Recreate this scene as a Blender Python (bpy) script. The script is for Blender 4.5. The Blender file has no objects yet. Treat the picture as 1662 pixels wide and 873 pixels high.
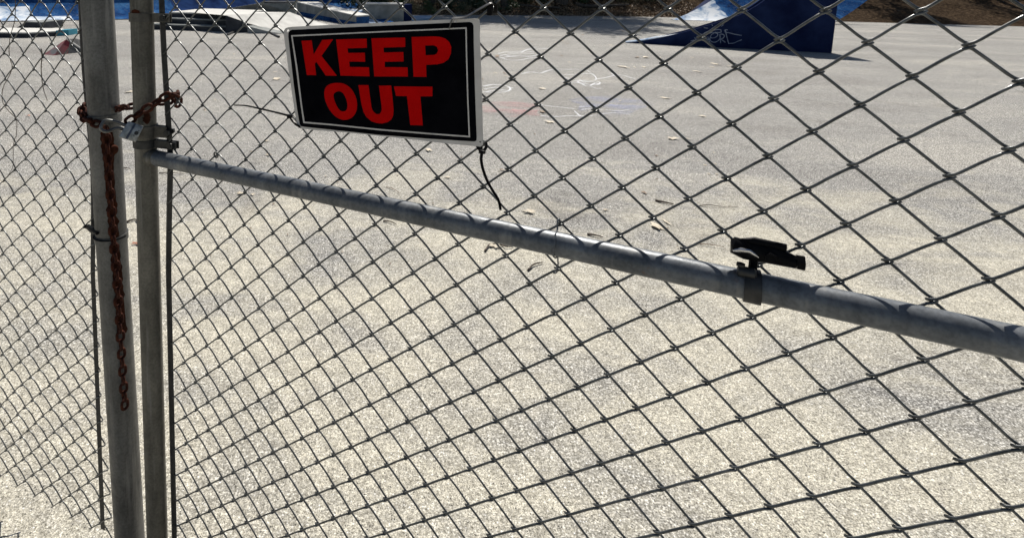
import bpy, bmesh, math, random
import numpy as np
from mathutils import Vector, Matrix, noise
from mathutils.geometry import tessellate_polygon
random.seed(7)
R_ = math.radians
scene = bpy.context.scene
COL = scene.collection

# ------------------------------------------------------------------ camera
CAM_H = 1.5
FPX, PPX, PPY = 867.0, 600.0, 75.0            # focal length and principal point, in pixels of the 1662 px wide photograph
PITCH, ROLL = math.atan(100/867), -R_(1.3)
c_, s_ = math.cos(PITCH), math.sin(PITCH)
_r, _f, _d = Vector((1,0,0)), Vector((0,c_,-s_)), Vector((0,-s_,-c_))
cr, sr = math.cos(ROLL), math.sin(ROLL)
AX_R, AX_D, AX_F = cr*_r+sr*_d, -sr*_r+cr*_d, _f
EYE = Vector((0,0,CAM_H))
cam = bpy.data.cameras.new('camera'); camo = bpy.data.objects.new('camera', cam); COL.objects.link(camo)
camo.matrix_world = Matrix(((AX_R.x,-AX_D.x,-AX_F.x,0),(AX_R.y,-AX_D.y,-AX_F.y,0),(AX_R.z,-AX_D.z,-AX_F.z,CAM_H),(0,0,0,1)))
cam.sensor_width = 36; cam.lens = FPX/1662*36
cam.shift_x = (831-PPX)/1662; cam.shift_y = -(436.5-PPY)/1662
cam.clip_start = .02; cam.clip_end = 900
cam.dof.use_dof = True; cam.dof.focus_distance = 1.02; cam.dof.aperture_fstop = 15
scene.camera = camo
# ------------------------------------------------------------------ sky, sun, exposure
SUN_EL, SUN_AZ = 49, 14          # degrees; azimuth clockwise from +Y (the view direction)
w = bpy.data.worlds.new("World"); scene.world = w; w.use_nodes = True
nt = w.node_tree; bg = nt.nodes['Background']
sky = nt.nodes.new('ShaderNodeTexSky'); sky.sky_type = 'NISHITA'; sky.sun_disc = False
sky.sun_elevation = R_(SUN_EL); sky.sun_rotation = R_(SUN_AZ)
nt.links.new(sky.outputs[0], bg.inputs[0]); bg.inputs[1].default_value = .055
sl = bpy.data.lights.new('sun', 'SUN'); sl.energy = 5; sl.angle = R_(.53); sl.color = (1,.95,.87)
so = bpy.data.objects.new('sun', sl); COL.objects.link(so)
sd = Vector((math.sin(R_(SUN_AZ))*math.cos(R_(SUN_EL)), math.cos(R_(SUN_AZ))*math.cos(R_(SUN_EL)), math.sin(R_(SUN_EL))))
so.rotation_euler = sd.to_track_quat('Z','Y').to_euler(); so.location = sd*50
scene.view_settings.view_transform = 'Standard'; scene.view_settings.look = 'None'
scene.view_settings.exposure = .33; scene.view_settings.gamma = 1
scene.render.film_transparent = False

# ------------------------------------------------------------------ surveying: a measured sight line met with a real plane
def ray(x, y): return (AX_R*((x-PPX)/FPX) + AX_D*((y-PPY)/FPX) + AX_F)
def G(x, y, z=0):
    d = ray(x, y); return EYE + d*((z-CAM_H)/d.z)
def PL(x, y, o, n):
    d = ray(x, y); return EYE + d*((o-EYE).dot(n)/d.dot(n))
def V(x, y, Y):
    d = ray(x, y); return EYE + d*(Y/d.y)
def HT(p, y):                      # height above the ground point p whose top shows at row y
    q = p-EYE; k = q.dot(AX_F)
    return p.z + ((PPY + FPX*q.dot(AX_D)/k) - y)*k/FPX
# ------------------------------------------------------------------ materials
MATS = {}
def new_mat(name):
    m = bpy.data.materials.new(name); m.use_nodes = True; MATS[name] = m
    return m, m.node_tree, m.node_tree.nodes['Principled BSDF']
def ramp(nt, fac, stops, interp='LINEAR'):
    n = nt.nodes.new('ShaderNodeValToRGB'); n.color_ramp.interpolation = interp
    e = n.color_ramp.elements
    while len(e) < len(stops): e.new(.5)
    for k,(p,c) in enumerate(stops):
        e[k].position = p; e[k].color = (*c,1) if len(c)==3 else c
    nt.links.new(fac, n.inputs[0]); return n.outputs[0]
def tex(nt, scale, detail=4, rough=.6, kind='noise', coord='Object', vscale=None, dist=0):
    tc = nt.nodes.new('ShaderNodeTexCoord'); src = tc.outputs[coord]
    if vscale:
        mp = nt.nodes.new('ShaderNodeMapping'); mp.inputs['Scale'].default_value = vscale
        nt.links.new(src, mp.inputs[0]); src = mp.outputs[0]
    if kind == 'noise':
        n = nt.nodes.new('ShaderNodeTexNoise'); n.inputs['Scale'].default_value = scale
        n.inputs['Detail'].default_value = detail; n.inputs['Roughness'].default_value = rough; n.inputs['Distortion'].default_value = dist
        nt.links.new(src, n.inputs['Vector']); return n.outputs['Fac']
    n = nt.nodes.new('ShaderNodeTexVoronoi'); n.inputs['Scale'].default_value = scale
    if kind == 'crack': n.feature = 'DISTANCE_TO_EDGE'
    nt.links.new(src, n.inputs['Vector']); return n.outputs['Color' if kind=='cell' else 'Distance']
def mixc(nt, a, b, fac, mode='MIX'):
    n = nt.nodes.new('ShaderNodeMix'); n.data_type = 'RGBA'; n.blend_type = mode
    for s,v in ((6,a),(7,b)):
        if isinstance(v, tuple): n.inputs[s].default_value = (*v,1) if len(v)==3 else v
        else: nt.links.new(v, n.inputs[s])
    if isinstance(fac,(int,float)): n.inputs[0].default_value = fac
    else: nt.links.new(fac, n.inputs[0])
    return n.outputs[2]
def bump(nt, b, h, strength=.3, dist=.002):
    n = nt.nodes.new('ShaderNodeBump'); n.inputs['Strength'].default_value = strength; n.inputs['Distance'].default_value = dist
    nt.links.new(h, n.inputs['Height']); nt.links.new(n.outputs[0], b.inputs['Normal'])
def simple(name, c1, c2, scale, rough=.6, metal=0, bs=.3, bd=.002, detail=5, lo=.35, hi=.65, vscale=None, spec=None):
    m, nt, b = new_mat(name); f = tex(nt, scale, detail, .6, vscale=vscale)
    nt.links.new(ramp(nt, f, [(lo,c1),(hi,c2)]), b.inputs['Base Color'])
    b.inputs['Roughness'].default_value = rough; b.inputs['Metallic'].default_value = metal
    if spec is not None: b.inputs['Specular IOR Level'].default_value = spec
    if bs: bump(nt, b, f, bs, bd)
    return m

def build_materials():
    # worn asphalt court with sand washed over it
    m, nt, b = new_mat('asphalt')
    L = nt.links
    grain = ramp(nt, tex(nt, 150, 3, .6), [(.32,(.055,.055,.052)),(.5,(.228,.224,.218)),(.68,(.74,.73,.71))])
    grain2 = ramp(nt, tex(nt, 55, 4, .75), [(.30,(.45,.44,.43)),(.5,(.98,.98,.98)),(.68,(1.6,1.6,1.6))])
    col = mixc(nt, grain, grain2, 1, 'MULTIPLY')
    mid = ramp(nt, tex(nt, 9, 5, .7), [(.3,(.84,.84,.85)),(.7,(1.1,1.09,1.07))])
    col = mixc(nt, col, mid, 1, 'MULTIPLY')
    big = ramp(nt, tex(nt, .5, 7, .65, dist=.6, vscale=(.45,1.3,1)), [(.36,(.84,.83,.82)),(.5,(.98,.98,.97)),(.64,(1.2,1.18,1.13))])
    col = mixc(nt, col, big, 1, 'MULTIPLY')
    # sand and silt lying near the fence and in streaks across the court
    tc = nt.nodes.new('ShaderNodeTexCoord'); sp = nt.nodes.new('ShaderNodeSeparateXYZ'); L.new(tc.outputs['Object'], sp.inputs[0])
    near = ramp(nt, sp.outputs['Y'], [(0,(1,1,1)),(1,(0,0,0))]); mr = nt.nodes.new('ShaderNodeMapRange')
    mr.inputs[1].default_value = 2.9; mr.inputs[2].default_value = 5.2; mr.inputs[3].default_value = .22; mr.inputs[4].default_value = -.1
    L.new(sp.outputs['Y'], mr.inputs[0])
    sn = tex(nt, 1.5, 7, .68, vscale=(.7,1.3,1), dist=.4)
    ad = nt.nodes.new('ShaderNodeMath'); ad.operation = 'ADD'; L.new(sn, ad.inputs[0]); L.new(mr.outputs[0], ad.inputs[1])
    sandfac = ramp(nt, ad.outputs[0], [(.54,(0,0,0)),(.78,(.70,.70,.70))])
    sand = ramp(nt, tex(nt, 260, 2, .5), [(.34,(.20,.185,.145)),(.66,(.80,.755,.63))])
    col = mixc(nt, col, sand, sandfac)
    col = mixc(nt, col, ramp(nt, tex(nt, 95, 4, .85), [(.36,(.45,.44,.42)),(.5,(.97,.97,.97)),(.64,(1.55,1.54,1.5))]), 1, 'MULTIPLY')
    # sparse quartz glints painted as pale specks, and dark tar chips
    vor = nt.nodes.new('ShaderNodeTexVoronoi'); vor.inputs['Scale'].default_value = 130; L.new(tc.outputs['Object'], vor.inputs['Vector'])
    sepc = nt.nodes.new('ShaderNodeSeparateColor'); L.new(vor.outputs['Color'], sepc.inputs[0])
    lt = ramp(nt, sepc.outputs[0], [(.90,(0,0,0)),(.93,(1,1,1))])
    dk = ramp(nt, sepc.outputs[0], [(.06,(1,1,1)),(.09,(0,0,0))])
    rad = ramp(nt, vor.outputs['Distance'], [(.22,(1,1,1)),(.4,(0,0,0))])
    col = mixc(nt, col, (.72,.71,.68), mixc(nt, lt, rad, 1, 'MULTIPLY'))
    col = mixc(nt, col, (.06,.058,.055), mixc(nt, dk, rad, 1, 'MULTIPLY'))
    # old oil and water stains, and coarser stones that still read at a distance
    col = mixc(nt, col, ramp(nt, tex(nt, 20, 5, .85), [(.34,(.74,.73,.72)),(.5,(1.03,1.03,1.02)),(.64,(1.30,1.29,1.27))]), 1, 'MULTIPLY')
    stn = ramp(nt, tex(nt, .9, 5, .6, dist=.8), [(.62,(1,1,1)),(.72,(.78,.77,.76))])
    col = mixc(nt, col, stn, 1, 'MULTIPLY')
    L.new(col, b.inputs['Base Color']); b.inputs['Roughness'].default_value = .8
    bump(nt, b, tex(nt, 160, 3, .7), .6, .004)
    # galvanised steel, weathered
    for name, c1, c2, ro, me in (('galvanised', (.05,.05,.048), (.145,.145,.14), .45, .35), ('galvanised_rail', (.075,.083,.092), (.17,.182,.197), .38, .25),
                             ('galvanised_old', (.050,.047,.038), (.145,.137,.115), .5, .3)):
        m, nt, b = new_mat(name)
        base = ramp(nt, tex(nt, 16, 6, .65, vscale=(1,1,.35)), [(.32,c1),(.66,c2)])
        fleck = ramp(nt, tex(nt, 190, 3, .6), [(.35,(.78,.78,.78)),(.6,(1.08,1.08,1.08))])
        col = mixc(nt, base, fleck, 1, 'MULTIPLY')
        streak = ramp(nt, tex(nt, 42, 4, .6, vscale=(1,1,.035)), [(.56,(0,0,0)),(.72,(.65,.65,.65))])
        col = mixc(nt, col, (.27,.265,.25), streak)
        rust = ramp(nt, tex(nt, 22, 6, .7), [(.66,(0,0,0)),(.76,(.75,.75,.75))])
        col = mixc(nt, col, (.13,.062,.03), rust)
        nt.links.new(col, b.inputs['Base Color']); b.inputs['Metallic'].default_value = me
        nt.links.new(ramp(nt, tex(nt, 45, 4, .6), [(.3,(ro-.08,)*3),(.7,(ro+.16,)*3)]), b.inputs['Roughness'])
        bump(nt, b, tex(nt, 120, 4, .7), .22, .0008)
    simple('wire', (.055,.059,.06), (.13,.136,.138), 60, .30, .5, .25, .0005)
    simple('tie_wire', (.07,.07,.066), (.16,.16,.15), 80, .4, .7, .2, .0004)
    m, nt, b = new_mat('rust')
    f = tex(nt, 130, 6, .75); L = nt.links
    L.new(ramp(nt, f, [(.28,(.012,.006,.006)),(.5,(.045,.014,.009)),(.72,(.12,.036,.016))]), b.inputs['Base Color'])
    b.inputs['Roughness'].default_value = .75; b.inputs['Metallic'].default_value = .15; bump(nt, b, f, .7, .0015)
    m, nt, b = new_mat('rust_stain')
    f = tex(nt, 40, 6, .75); nt.links.new(ramp(nt, f, [(.3,(.020,.009,.007)),(.7,(.07,.024,.013))]), b.inputs['Base Color']); b.inputs['Roughness'].default_value = .85
    simple('dark_steel', (.018,.019,.02), (.045,.045,.045), 60, .5, .5)
    simple('black_plastic', (.005,.005,.006), (.010,.010,.011), 90, .30, 0, .1, .0003, spec=.14)
    simple('tie_gloss', (.02,.02,.022), (.035,.035,.04), 90, .42, 0, .1, .0003)
    simple('lock_steel', (.16,.165,.165), (.36,.37,.37), 120, .35, .55, .25, .0004)
    simple('lock_band', (.02,.028,.05), (.055,.07,.11), 120, .4, .1, .1)
    simple('lock_blue', (.15,.175,.20), (.27,.30,.33), 120, .4, .2, .1)
    simple('band_steel', (.05,.048,.042), (.095,.09,.08), 60, .5, .4, .3, .0006)
    simple('dark_galv', (.07,.07,.068), (.15,.15,.145), 90, .35, .6, .2, .0004)
    simple('chrome', (.45,.45,.46), (.65,.65,.66), 90, .25, .9, .1, .0003)
    m, nt, b = new_mat('sign_print_black')
    f = tex(nt, 18, 6, .7, vscale=(1,1,1)); nt.links.new(ramp(nt, f, [(.35,(.0015,.0017,.003)),(.7,(.006,.006,.008))]), b.inputs['Base Color'])
    nt.links.new(ramp(nt, f, [(.3,(.24,)*3),(.7,(.40,)*3)]), b.inputs['Roughness']); b.inputs['Specular IOR Level'].default_value = .06
    simple('sign_print_red', (.44,.003,.003), (.52,.004,.004), 25, .42, 0, 0, spec=.05)
    simple('sign_grey', (.47,.45,.43), (.56,.54,.52), 30, .45, 0, .08, .0005)
    # skate park surfaces
    m, nt, b = new_mat('blue_paint')
    base = ramp(nt, tex(nt, 1.1, 6, .6, dist=1.2), [(.3,(.006,.02,.07)),(.5,(.018,.07,.20)),(.66,(.05,.15,.32))])
    scr = ramp(nt, tex(nt, 2.6, 2, .4, dist=3.5), [(.485,(0,0,0)),(.5,(.8,.8,.8)),(.515,(0,0,0))])
    col = mixc(nt, base, (.012,.018,.07), scr)
    scr2 = ramp(nt, tex(nt, 1.9, 2, .4, dist=5), [(.545,(0,0,0)),(.56,(.55,.55,.55)),(.575,(0,0,0))])
    col = mixc(nt, col, (.22,.26,.33), scr2)
    redp = ramp(nt, tex(nt, .9, 3, .5), [(.70,(0,0,0)),(.73,(.6,.6,.6))])
    col = mixc(nt, col, (.25,.03,.05), redp)
    nt.links.new(col, b.inputs['Base Color']); b.inputs['Roughness'].default_value = .7; b.inputs['Specular IOR Level'].default_value = .08
    m, nt, b = new_mat('worn_sunlit_white_blue')  # worn ramp paint; also colours the painted sun patch at back left
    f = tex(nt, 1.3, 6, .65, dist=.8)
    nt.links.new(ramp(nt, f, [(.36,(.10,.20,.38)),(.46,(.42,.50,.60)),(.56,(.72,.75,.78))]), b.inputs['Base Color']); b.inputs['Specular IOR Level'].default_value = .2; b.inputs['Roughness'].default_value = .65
    simple('navy_paint', (.008,.013,.045), (.018,.03,.085), 1.5, .55, 0, .1)
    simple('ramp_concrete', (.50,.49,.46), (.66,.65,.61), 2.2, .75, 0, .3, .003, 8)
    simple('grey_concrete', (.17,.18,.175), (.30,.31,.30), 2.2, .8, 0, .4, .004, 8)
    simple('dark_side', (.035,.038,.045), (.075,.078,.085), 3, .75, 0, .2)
    simple('shaded_face', (.055,.057,.058), (.11,.11,.11), 3, .8, 0, .3, .004, 8)  # pyramid grey, with the shade of its front put into the colour
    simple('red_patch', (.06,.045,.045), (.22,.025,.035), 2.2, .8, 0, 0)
    simple('teal_paint', (.01,.15,.22), (.02,.22,.30), 4, .6)
    simple('pale_blue_paint', (.12,.24,.38), (.26,.38,.50), 2, .7)
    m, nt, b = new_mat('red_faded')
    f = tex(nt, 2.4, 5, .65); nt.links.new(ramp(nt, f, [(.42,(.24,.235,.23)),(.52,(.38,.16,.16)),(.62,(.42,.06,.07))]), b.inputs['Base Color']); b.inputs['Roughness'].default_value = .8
    for nm, c in (('chalk_white',(.80,.81,.83)),('chalk_pink',(.66,.34,.34)),('chalk_blue',(.36,.40,.60))):
        m, nt, b = new_mat(nm); b.inputs['Base Color'].default_value = (*c,1); b.inputs['Roughness'].default_value = .95
        lo, hi, mx = ((.33,.52,.9) if nm=='chalk_white' else (.38,.60,.65))
        f = ramp(nt, tex(nt, 60, 5, .75), [(lo,(0,0,0)),(hi,(mx,)*3)])
        if nm != 'chalk_white':
            f2 = ramp(nt, tex(nt, 1.9, 6, .7, vscale=(.6,2.2,1)), [(.42,(0,0,0)),(.62,(1,1,1))]); f = mixc(nt, f, f2, 1, 'MULTIPLY')
        nt.links.new(f, b.inputs['Alpha'])
    simple('navy_mid', (.008,.016,.05), (.02,.045,.13), 1.2, .7, 0, 0, spec=.08)
    simple('spray_paint', (.20,.24,.33), (.36,.40,.48), 6, .6, 0, 0)
    simple('dry_leaf_pale', (.36,.30,.21), (.62,.55,.43), 60, .7, 0, .3)
    simple('dry_leaf_brown', (.10,.06,.03), (.24,.15,.08), 60, .7, 0, .3)
    simple('dry_leaf_red', (.32,.12,.07), (.48,.22,.14), 60, .7, 0, .3)
    simple('twig_bark', (.05,.04,.03), (.12,.09,.065), 60, .8, 0, .4)
    # woodland edge
    m, nt, b = new_mat('leaf_litter')
    c1 = ramp(nt, tex(nt, 7, 8, .75), [(.3,(.012,.009,.007)),(.5,(.05,.034,.022)),(.7,(.15,.105,.065))])
    nt.links.new(c1, b.inputs['Base Color']); b.inputs['Roughness'].default_value = .9; bump(nt, b, tex(nt, 12, 6, .8), .9, .08)
    simple('litter_pale', (.16,.11,.065), (.38,.29,.19), 3, .8, 0, 0)
    simple('bark', (.035,.028,.022), (.11,.09,.07), 9, .9, 0, .8, .02, vscale=(1,1,.2))
    simple('leaf_green', (.03,.055,.018), (.09,.13,.045), 2.5, .6, 0, 0)
    simple('leaf_dark', (.018,.03,.014), (.05,.075,.03), 2.5, .6, 0, 0)
    simple('leaf_dry_bush', (.10,.09,.04), (.24,.19,.10), 2.5, .7, 0, 0)
build_materials()
for _n,_i in (('blue_paint',1.02),('navy_mid',1.02),('navy_paint',1.04),('dark_side',1.05),('shaded_face',1.05),('worn_sunlit_white_blue',1.15),('grey_concrete',1.15),('ramp_concrete',1.15),('asphalt',1.15),
              ('sign_print_black',1.10),('sign_print_red',1.10),('black_plastic',1.18),('leaf_litter',1.05),('rust',1.2),('rust_stain',1.1),('wire',1.4),('tie_gloss',1.75),('galvanised_rail',1.35)):
    MATS[_n].node_tree.nodes['Principled BSDF'].inputs['IOR'].default_value = _i

# ------------------------------------------------------------------ object helpers
def link(name, me, parent=None):
    o = bpy.data.objects.new(name, me); COL.objects.link(o)
    if parent is not None: o.parent = parent
    return o
def tag(o, label=None, cat=None, group=None, kind=None):
    if label: o['label'] = label
    if cat: o['category'] = cat
    if group: o['group'] = group
    if kind: o['kind'] = kind
    return o
def empty(name, loc, label, cat, group=None, rz=0):
    o = bpy.data.objects.new(name, None); COL.objects.link(o); o.location = loc; o.rotation_euler = (0,0,rz); o.empty_display_size = .1
    return tag(o, label, cat, group)
class MB:
    """collects shapes in world space and links them as one mesh object"""
    def __init__(s): s.v = []; s.f = []; s.m = []; s.mi = 0
    def add(s, vs, fs):
        o = len(s.v); s.v += [tuple(v) for v in vs]; s.f += [tuple(i+o for i in f) for f in fs]; s.m += [s.mi]*len(fs)
    def tube(s, pts, r, n=8, cap=True, closed=False, flat=None, flatdir=None):
        pts = [Vector(p) for p in pts]; N = len(pts)
        rs = r if isinstance(r,(list,tuple)) else [r]*N
        up = None; vs = []
        for i,p in enumerate(pts):
            a = pts[(i-1)%N] if (closed or i>0) else p; b = pts[(i+1)%N] if (closed or i<N-1) else p
            t = (b-a).normalized()
            if up is None:
                up = Vector(flatdir) if flatdir else (Vector((0,0,1)) if abs(t.z)<.9 else Vector((0,1,0)))
            up = (up - t*up.dot(t))
            up = up.normalized() if up.length>1e-6 else t.orthogonal().normalized()
            sd_ = t.cross(up)
            for k in range(n):
                an = 2*math.pi*(k+.5)/n
                vs.append(p + up*math.cos(an)*rs[i]*(flat or 1) + sd_*math.sin(an)*rs[i])
        fs = []
        for i in range(N if closed else N-1):
            j = (i+1)%N
            for k in range(n): fs.append((i*n+k, i*n+(k+1)%n, j*n+(k+1)%n, j*n+k))
        if cap and not closed: fs += [tuple(range(n))[::-1], tuple((N-1)*n+k for k in range(n))]
        s.add(vs, fs); return s
    def prism(s, base, top):
        n = len(base); s.add(list(base)+list(top), [tuple(range(n))[::-1], tuple(range(n,2*n))]+[(i,(i+1)%n,n+(i+1)%n,n+i) for i in range(n)]); return s
    def box(s, o, x, y, z):       # corner o and three edge vectors
        o,x,y,z = map(Vector,(o,x,y,z)); return s.prism([o,o+x,o+x+y,o+y],[o+z,o+x+z,o+x+y+z,o+y+z])
    def poly(s, loops, off):      # loops of 3-D points (outer, holes...), extruded by vector off
        tri = tessellate_polygon([[Vector(p) for p in l] for l in loops]); flat = [Vector(p) for l in loops for p in l]; n = len(flat)
        fs = [tuple(t) for t in tri]+[tuple(i+n for i in t)[::-1] for t in tri]; k = 0
        for l in loops:
            m = len(l); fs += [(k+i,k+(i+1)%m,n+k+(i+1)%m,n+k+i) for i in range(m)]; k += m
        s.add(flat+[p+Vector(off) for p in flat], fs); return s
    def build(s, name, mat, parent=None, smooth=False, bevel=0, origin=None, recalc=True):
        me = bpy.data.meshes.new(name)
        org = Vector(origin) if origin is not None else (parent_world(parent) if parent is not None else Vector((0,0,0)))
        me.from_pydata([tuple(Vector(v)-org) for v in s.v], [], s.f)
        if recalc:
            bm = bmesh.new(); bm.from_mesh(me); bmesh.ops.recalc_face_normals(bm, faces=bm.faces)
            if bevel: bmesh.ops.bevel(bm, geom=[e for e in bm.edges if len(e.link_faces)==2 and e.calc_face_angle(0)>.5], offset=bevel, segments=2, affect='EDGES', profile=.6)
            bm.to_mesh(me); bm.free()
        for m in (mat if isinstance(mat,(list,tuple)) else [mat]): me.materials.append(MATS[m])
        if smooth:
            me.polygons.foreach_set('use_smooth',[True]*len(me.polygons))
            if smooth != 'all':
                try: me.set_sharp_from_angle(angle=R_(40))
                except Exception: pass
        o = link(name, me, parent)
        if parent is None: o.location = org
        return o
def parent_world(p):
    v = Vector((0,0,0))
    while p is not None: v += p.location; p = p.parent
    return v
def spline(pts, n=8):             # Catmull-Rom
    P = [Vector(p) for p in pts]; P = [2*P[0]-P[1]]+P+[2*P[-1]-P[-2]]; out = []
    for i in range(1,len(P)-2):
        for k in range(n):
            t = k/n; a,b,c,d = P[i-1:i+3]
            out.append(.5*((2*b)+(c-a)*t+(2*a-5*b+4*c-d)*t*t+(3*b-3*c+d-a)*t**3))
    out.append(P[-2]); return out
def rings_along(a, b, n):
    a,b = Vector(a),Vector(b); return [a.lerp(b,k/n) for k in range(n+1)]

# ------------------------------------------------------------------ the two mesh planes
SC = .9125
def frame_of(az, o, n_side):
    d = Vector((math.sin(R_(az)), math.cos(R_(az)), 0)); n = Vector((d.y,-d.x,0))
    if n.y > 0: n = -n             # n points back to the viewer's side
    return Vector(o), d, n
GO, GD, GN = frame_of(120.7, (.360*SC, .727*SC, CAM_H-.133*SC), 1)
FO, FD, FN = frame_of(112.7, (-.812*SC, 1.388*SC, CAM_H-.214*SC), 1)
A_ = .04*SC
class Net:
    """lattice of knots of a chain-link fabric, sagging as measured"""
    def __init__(s, O, D, N, b, sk, knots, sig=1.3):
        s.O,s.D,s.N,s.b,s.sk = O,D,N,b,sk
        K = np.array(knots); s.ij = K[:,:2]
        res = []
        for i,j,x,y in knots:
            P = PL(x,y,O,N); sx = (P-O).dot(D); z = P.z-O.z
            res.append((sx-A_*i, z-(-b*j+sk*A_*i)))
        s.res = np.array(res); s.sig = sig
    def at(s, i, j, h=0):
        d2 = ((s.ij-np.array([i,j]))**2).sum(1)
        wt = np.exp(-d2/(2*s.sig**2)); wt2 = np.exp(-d2/(2*4.5**2))*.02
        W = (wt+wt2); r = (W[:,None]*s.res).sum(0)/(W.sum()+.0008)
        return s.O + s.D*(A_*i+r[0]) + Vector((0,0,-s.b*j+s.sk*A_*i+r[1])) + s.N*h

# knots of the chain-link fabric as surveyed: column, row, sight line x, y
GATE_KNOTS=[(0,0,1019.5,143.1), (-1,-1,972,97.9), (-2,-2,924.9,54.2), (1,-1,1076.2,103.7), (2,-2,1137.7,61), (0,-2,1025.9,57.2), (-1,-3,978.3,13.2), (1,-3,1085.1,13.2),
 (-1,1,966.9,179.3), (1,1,1069.8,189.4), (2,0,1130.9,151.3), (3,-1,1196.2,109.3), (3,1,1188.1,202.1), (-2,0,919.8,134.8), (-2,2,915.8,213.1), (-1,3,962.3,257.6), (0,2,1013.7,225),
 (1,3,1064,272.9), (2,2,1123.2,238.5), (3,3,1179.7,291.9), (-2,4,912.7,289.4), (0,4,1009.3,304.6), (2,4,1114.9,323.7), (-1,5,959.8,333.9), (1,5,1059.4,352.9), (3,5,1174.6,375.8),
 (-2,6,910.2,361.3), (0,6,1006.8,380.9), (2,6,1113.6,402.5), (-3,3,868.2,245.6), (-4,4,822.5,276.7), (-5,5,784.3,302.9), (-6,6,747,329.3), (-3,5,868.2,318.1), (-4,6,823.8,346.1),
 (-6,4,744.9,262.7), (-7,5,710.1,288.9), (-8,6,675.8,314.8), (-8,4,674.5,250), (-9,5,641.4,275.9), (-10,6,611.4,301.3), (-10,4,608.4,239), (-4,8,821.2,414.5), (-6,8,744.2,396.2),
 (-7,9,705,420.3), (-8,8,673.7,380.1), (-9,9,638.6,403), (-10,8,609.4,364.4), (-10,10,603.8,426.2), (-11,5,581,264), (-12,6,554.3,288.6), (-13,5,525.5,254.3), (-12,4,553,229.6),
 (-14,6,499.6,278.4), (-15,5,473.4,244.9), (-16,6,448.7,268.5), (-17,5,422.8,236.7), (-18,6,401.7,259.4), (-19,5,375.8,228.4), (-20,6,352.6,250.5), (-22,6,311.2,241),
 (-12,8,550.4,349.1), (-13,9,518.7,372.5), (-11,9,575.4,387.3), (-12,10,541.5,410.2), (-14,8,495.8,336.9), (-16,8,444.9,324.5), (-18,8,399.2,312.3), (-20,8,354.4,301.8),
 (-22,8,312.2,291.2), (-17,9,418.2,345.3), (-21,9,330,321.9), (-19,9,373,333.4), (-15,9,466,358.8), (-18,10,394,366.2), (-22,0,305,92.3), (-22,2,307,144.2), (-22,4,307,195.3),
 (-21,-1,326.2,67.4), (-20,0,349.6,94.6), (-19,-1,373.2,68.7), (-18,0,397.9,97.4), (-17,-1,423.3,70.7), (-16,0,450,101), (-21,-3,324.2,12.2), (-17,-3,420.8,12.7),
 (-15,-3,474.7,12.2), (-13,-3,527.6,12.7), (-11,-3,587.3,12.7), (-17,1,422.6,127.1), (-16,2,448.2,157.6), (-16,4,446.2,213.6), (-17,3,421.3,181), (-18,4,395.9,206.5),
 (-20,4,349.6,200.1), (-9,-3,650.3,12.7), (-7,-3,723.3,11.4), (-5,-3,799.6,12.7), (-3,-3,882.2,12.2), (-4,-2,835.2,51.6), (-5,-1,791.2,88.2), (-3,-1,877.1,92.3),
 (-4,0,830.6,127.9), (-5,1,786.9,162), (-3,1,872.1,169.8), (-4,2,826.3,202.6)]
FENCE_KNOTS=[(-6,-4,4.6,2.5), (-4,-4,34.3,3.1), (-2,-4,65.6,2.5), (0,-4,92.8,3.8), (2,-4,119.5,5.1), (-5,-3,19.8,24.7), (-3,-3,50.9,25.4), (-1,-3,81.9,25.4), (1,-3,108.6,28.5),
 (-6,-2,4.6,45.8), (-4,-2,36.9,46.5), (-2,-2,67.4,49.1), (0,-2,96.6,50.9), (2,-2,124.6,54.7), (-5,-1,22.4,67.4), (-3,-1,52.9,69.2), (-1,-1,84.7,72), (1,-1,115.2,75.5),
 (-6,0,7.1,88.2), (-4,0,38.6,90.3), (-2,0,70.7,93.3), (0,0,101.7,96.6), (2,0,130.9,100.4), (-5,1,23.6,110.6), (-3,1,55.4,113.7), (-1,1,89,117.5), (1,1,119.5,122), (-6,2,8.4,130.4),
 (-4,2,40.7,132.7), (-2,2,73,137.8), (0,2,107.6,141.1), (2,2,139.3,148), (-5,3,25.9,152.6), (-3,3,58,156.4), (-1,3,92.6,160.9), (1,3,127.9,167), (-6,4,9.7,170.9), (-4,4,42,174.7),
 (-2,4,74.5,180), (0,4,111.9,186.9), (-5,5,26.2,193.7), (-3,5,59,198.8), (-1,5,92.8,204.7), (1,5,129.2,212.3), (-6,6,9.7,213.1), (-4,6,42,218.2), (-2,6,76.3,223.2),
 (0,6,108.8,228.8), (2,6,148.2,237.2), (-5,7,25.4,234.7), (-3,7,59,240.3), (-1,7,91.5,247.4), (1,7,125.9,255.5), (-6,8,8.1,252.5), (-4,8,42.7,258.3), (-2,8,76.3,264.4),
 (0,8,104.8,272.8), (2,8,143.7,280.4), (-5,9,24.2,275.9), (-3,9,61.5,282.5), (-1,9,90.3,289.9), (1,9,120,299), (-6,10,4.6,293.9), (-4,10,39.9,299), (-2,10,76.3,305.4),
 (0,10,102.2,316), (2,10,138.1,324.9), (-5,11,21.1,317.3), (-3,11,55.9,323.7), (-1,11,88.2,331.8), (1,11,117.5,343.5), (-6,12,1.3,333.1), (-4,12,36.1,341), (-2,12,72,348.3),
 (0,12,101.2,358.8), (2,12,138.6,368.7), (-5,13,17.3,358), (-3,13,52.9,365.6), (-1,13,87,373.8), (1,13,117,385.5), (-6,14,1.3,374.5), (-4,14,33.1,381.6), (-2,14,71.2,389.3),
 (0,14,100.9,400.7), (2,14,138.1,410.9), (-5,15,17.8,397.4), (-3,15,52.1,405), (-1,15,87.2,415.7), (1,15,119.5,426.6), (-6,16,2,413.9), (-4,16,35.6,421.6), (-2,16,72,430.5)]
GATE = Net(GO, GD, GN, .0358*SC, .037, GATE_KNOTS)
FENCE = Net(FO, FD, FN, .0369*SC, .005, FENCE_KNOTS)
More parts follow.
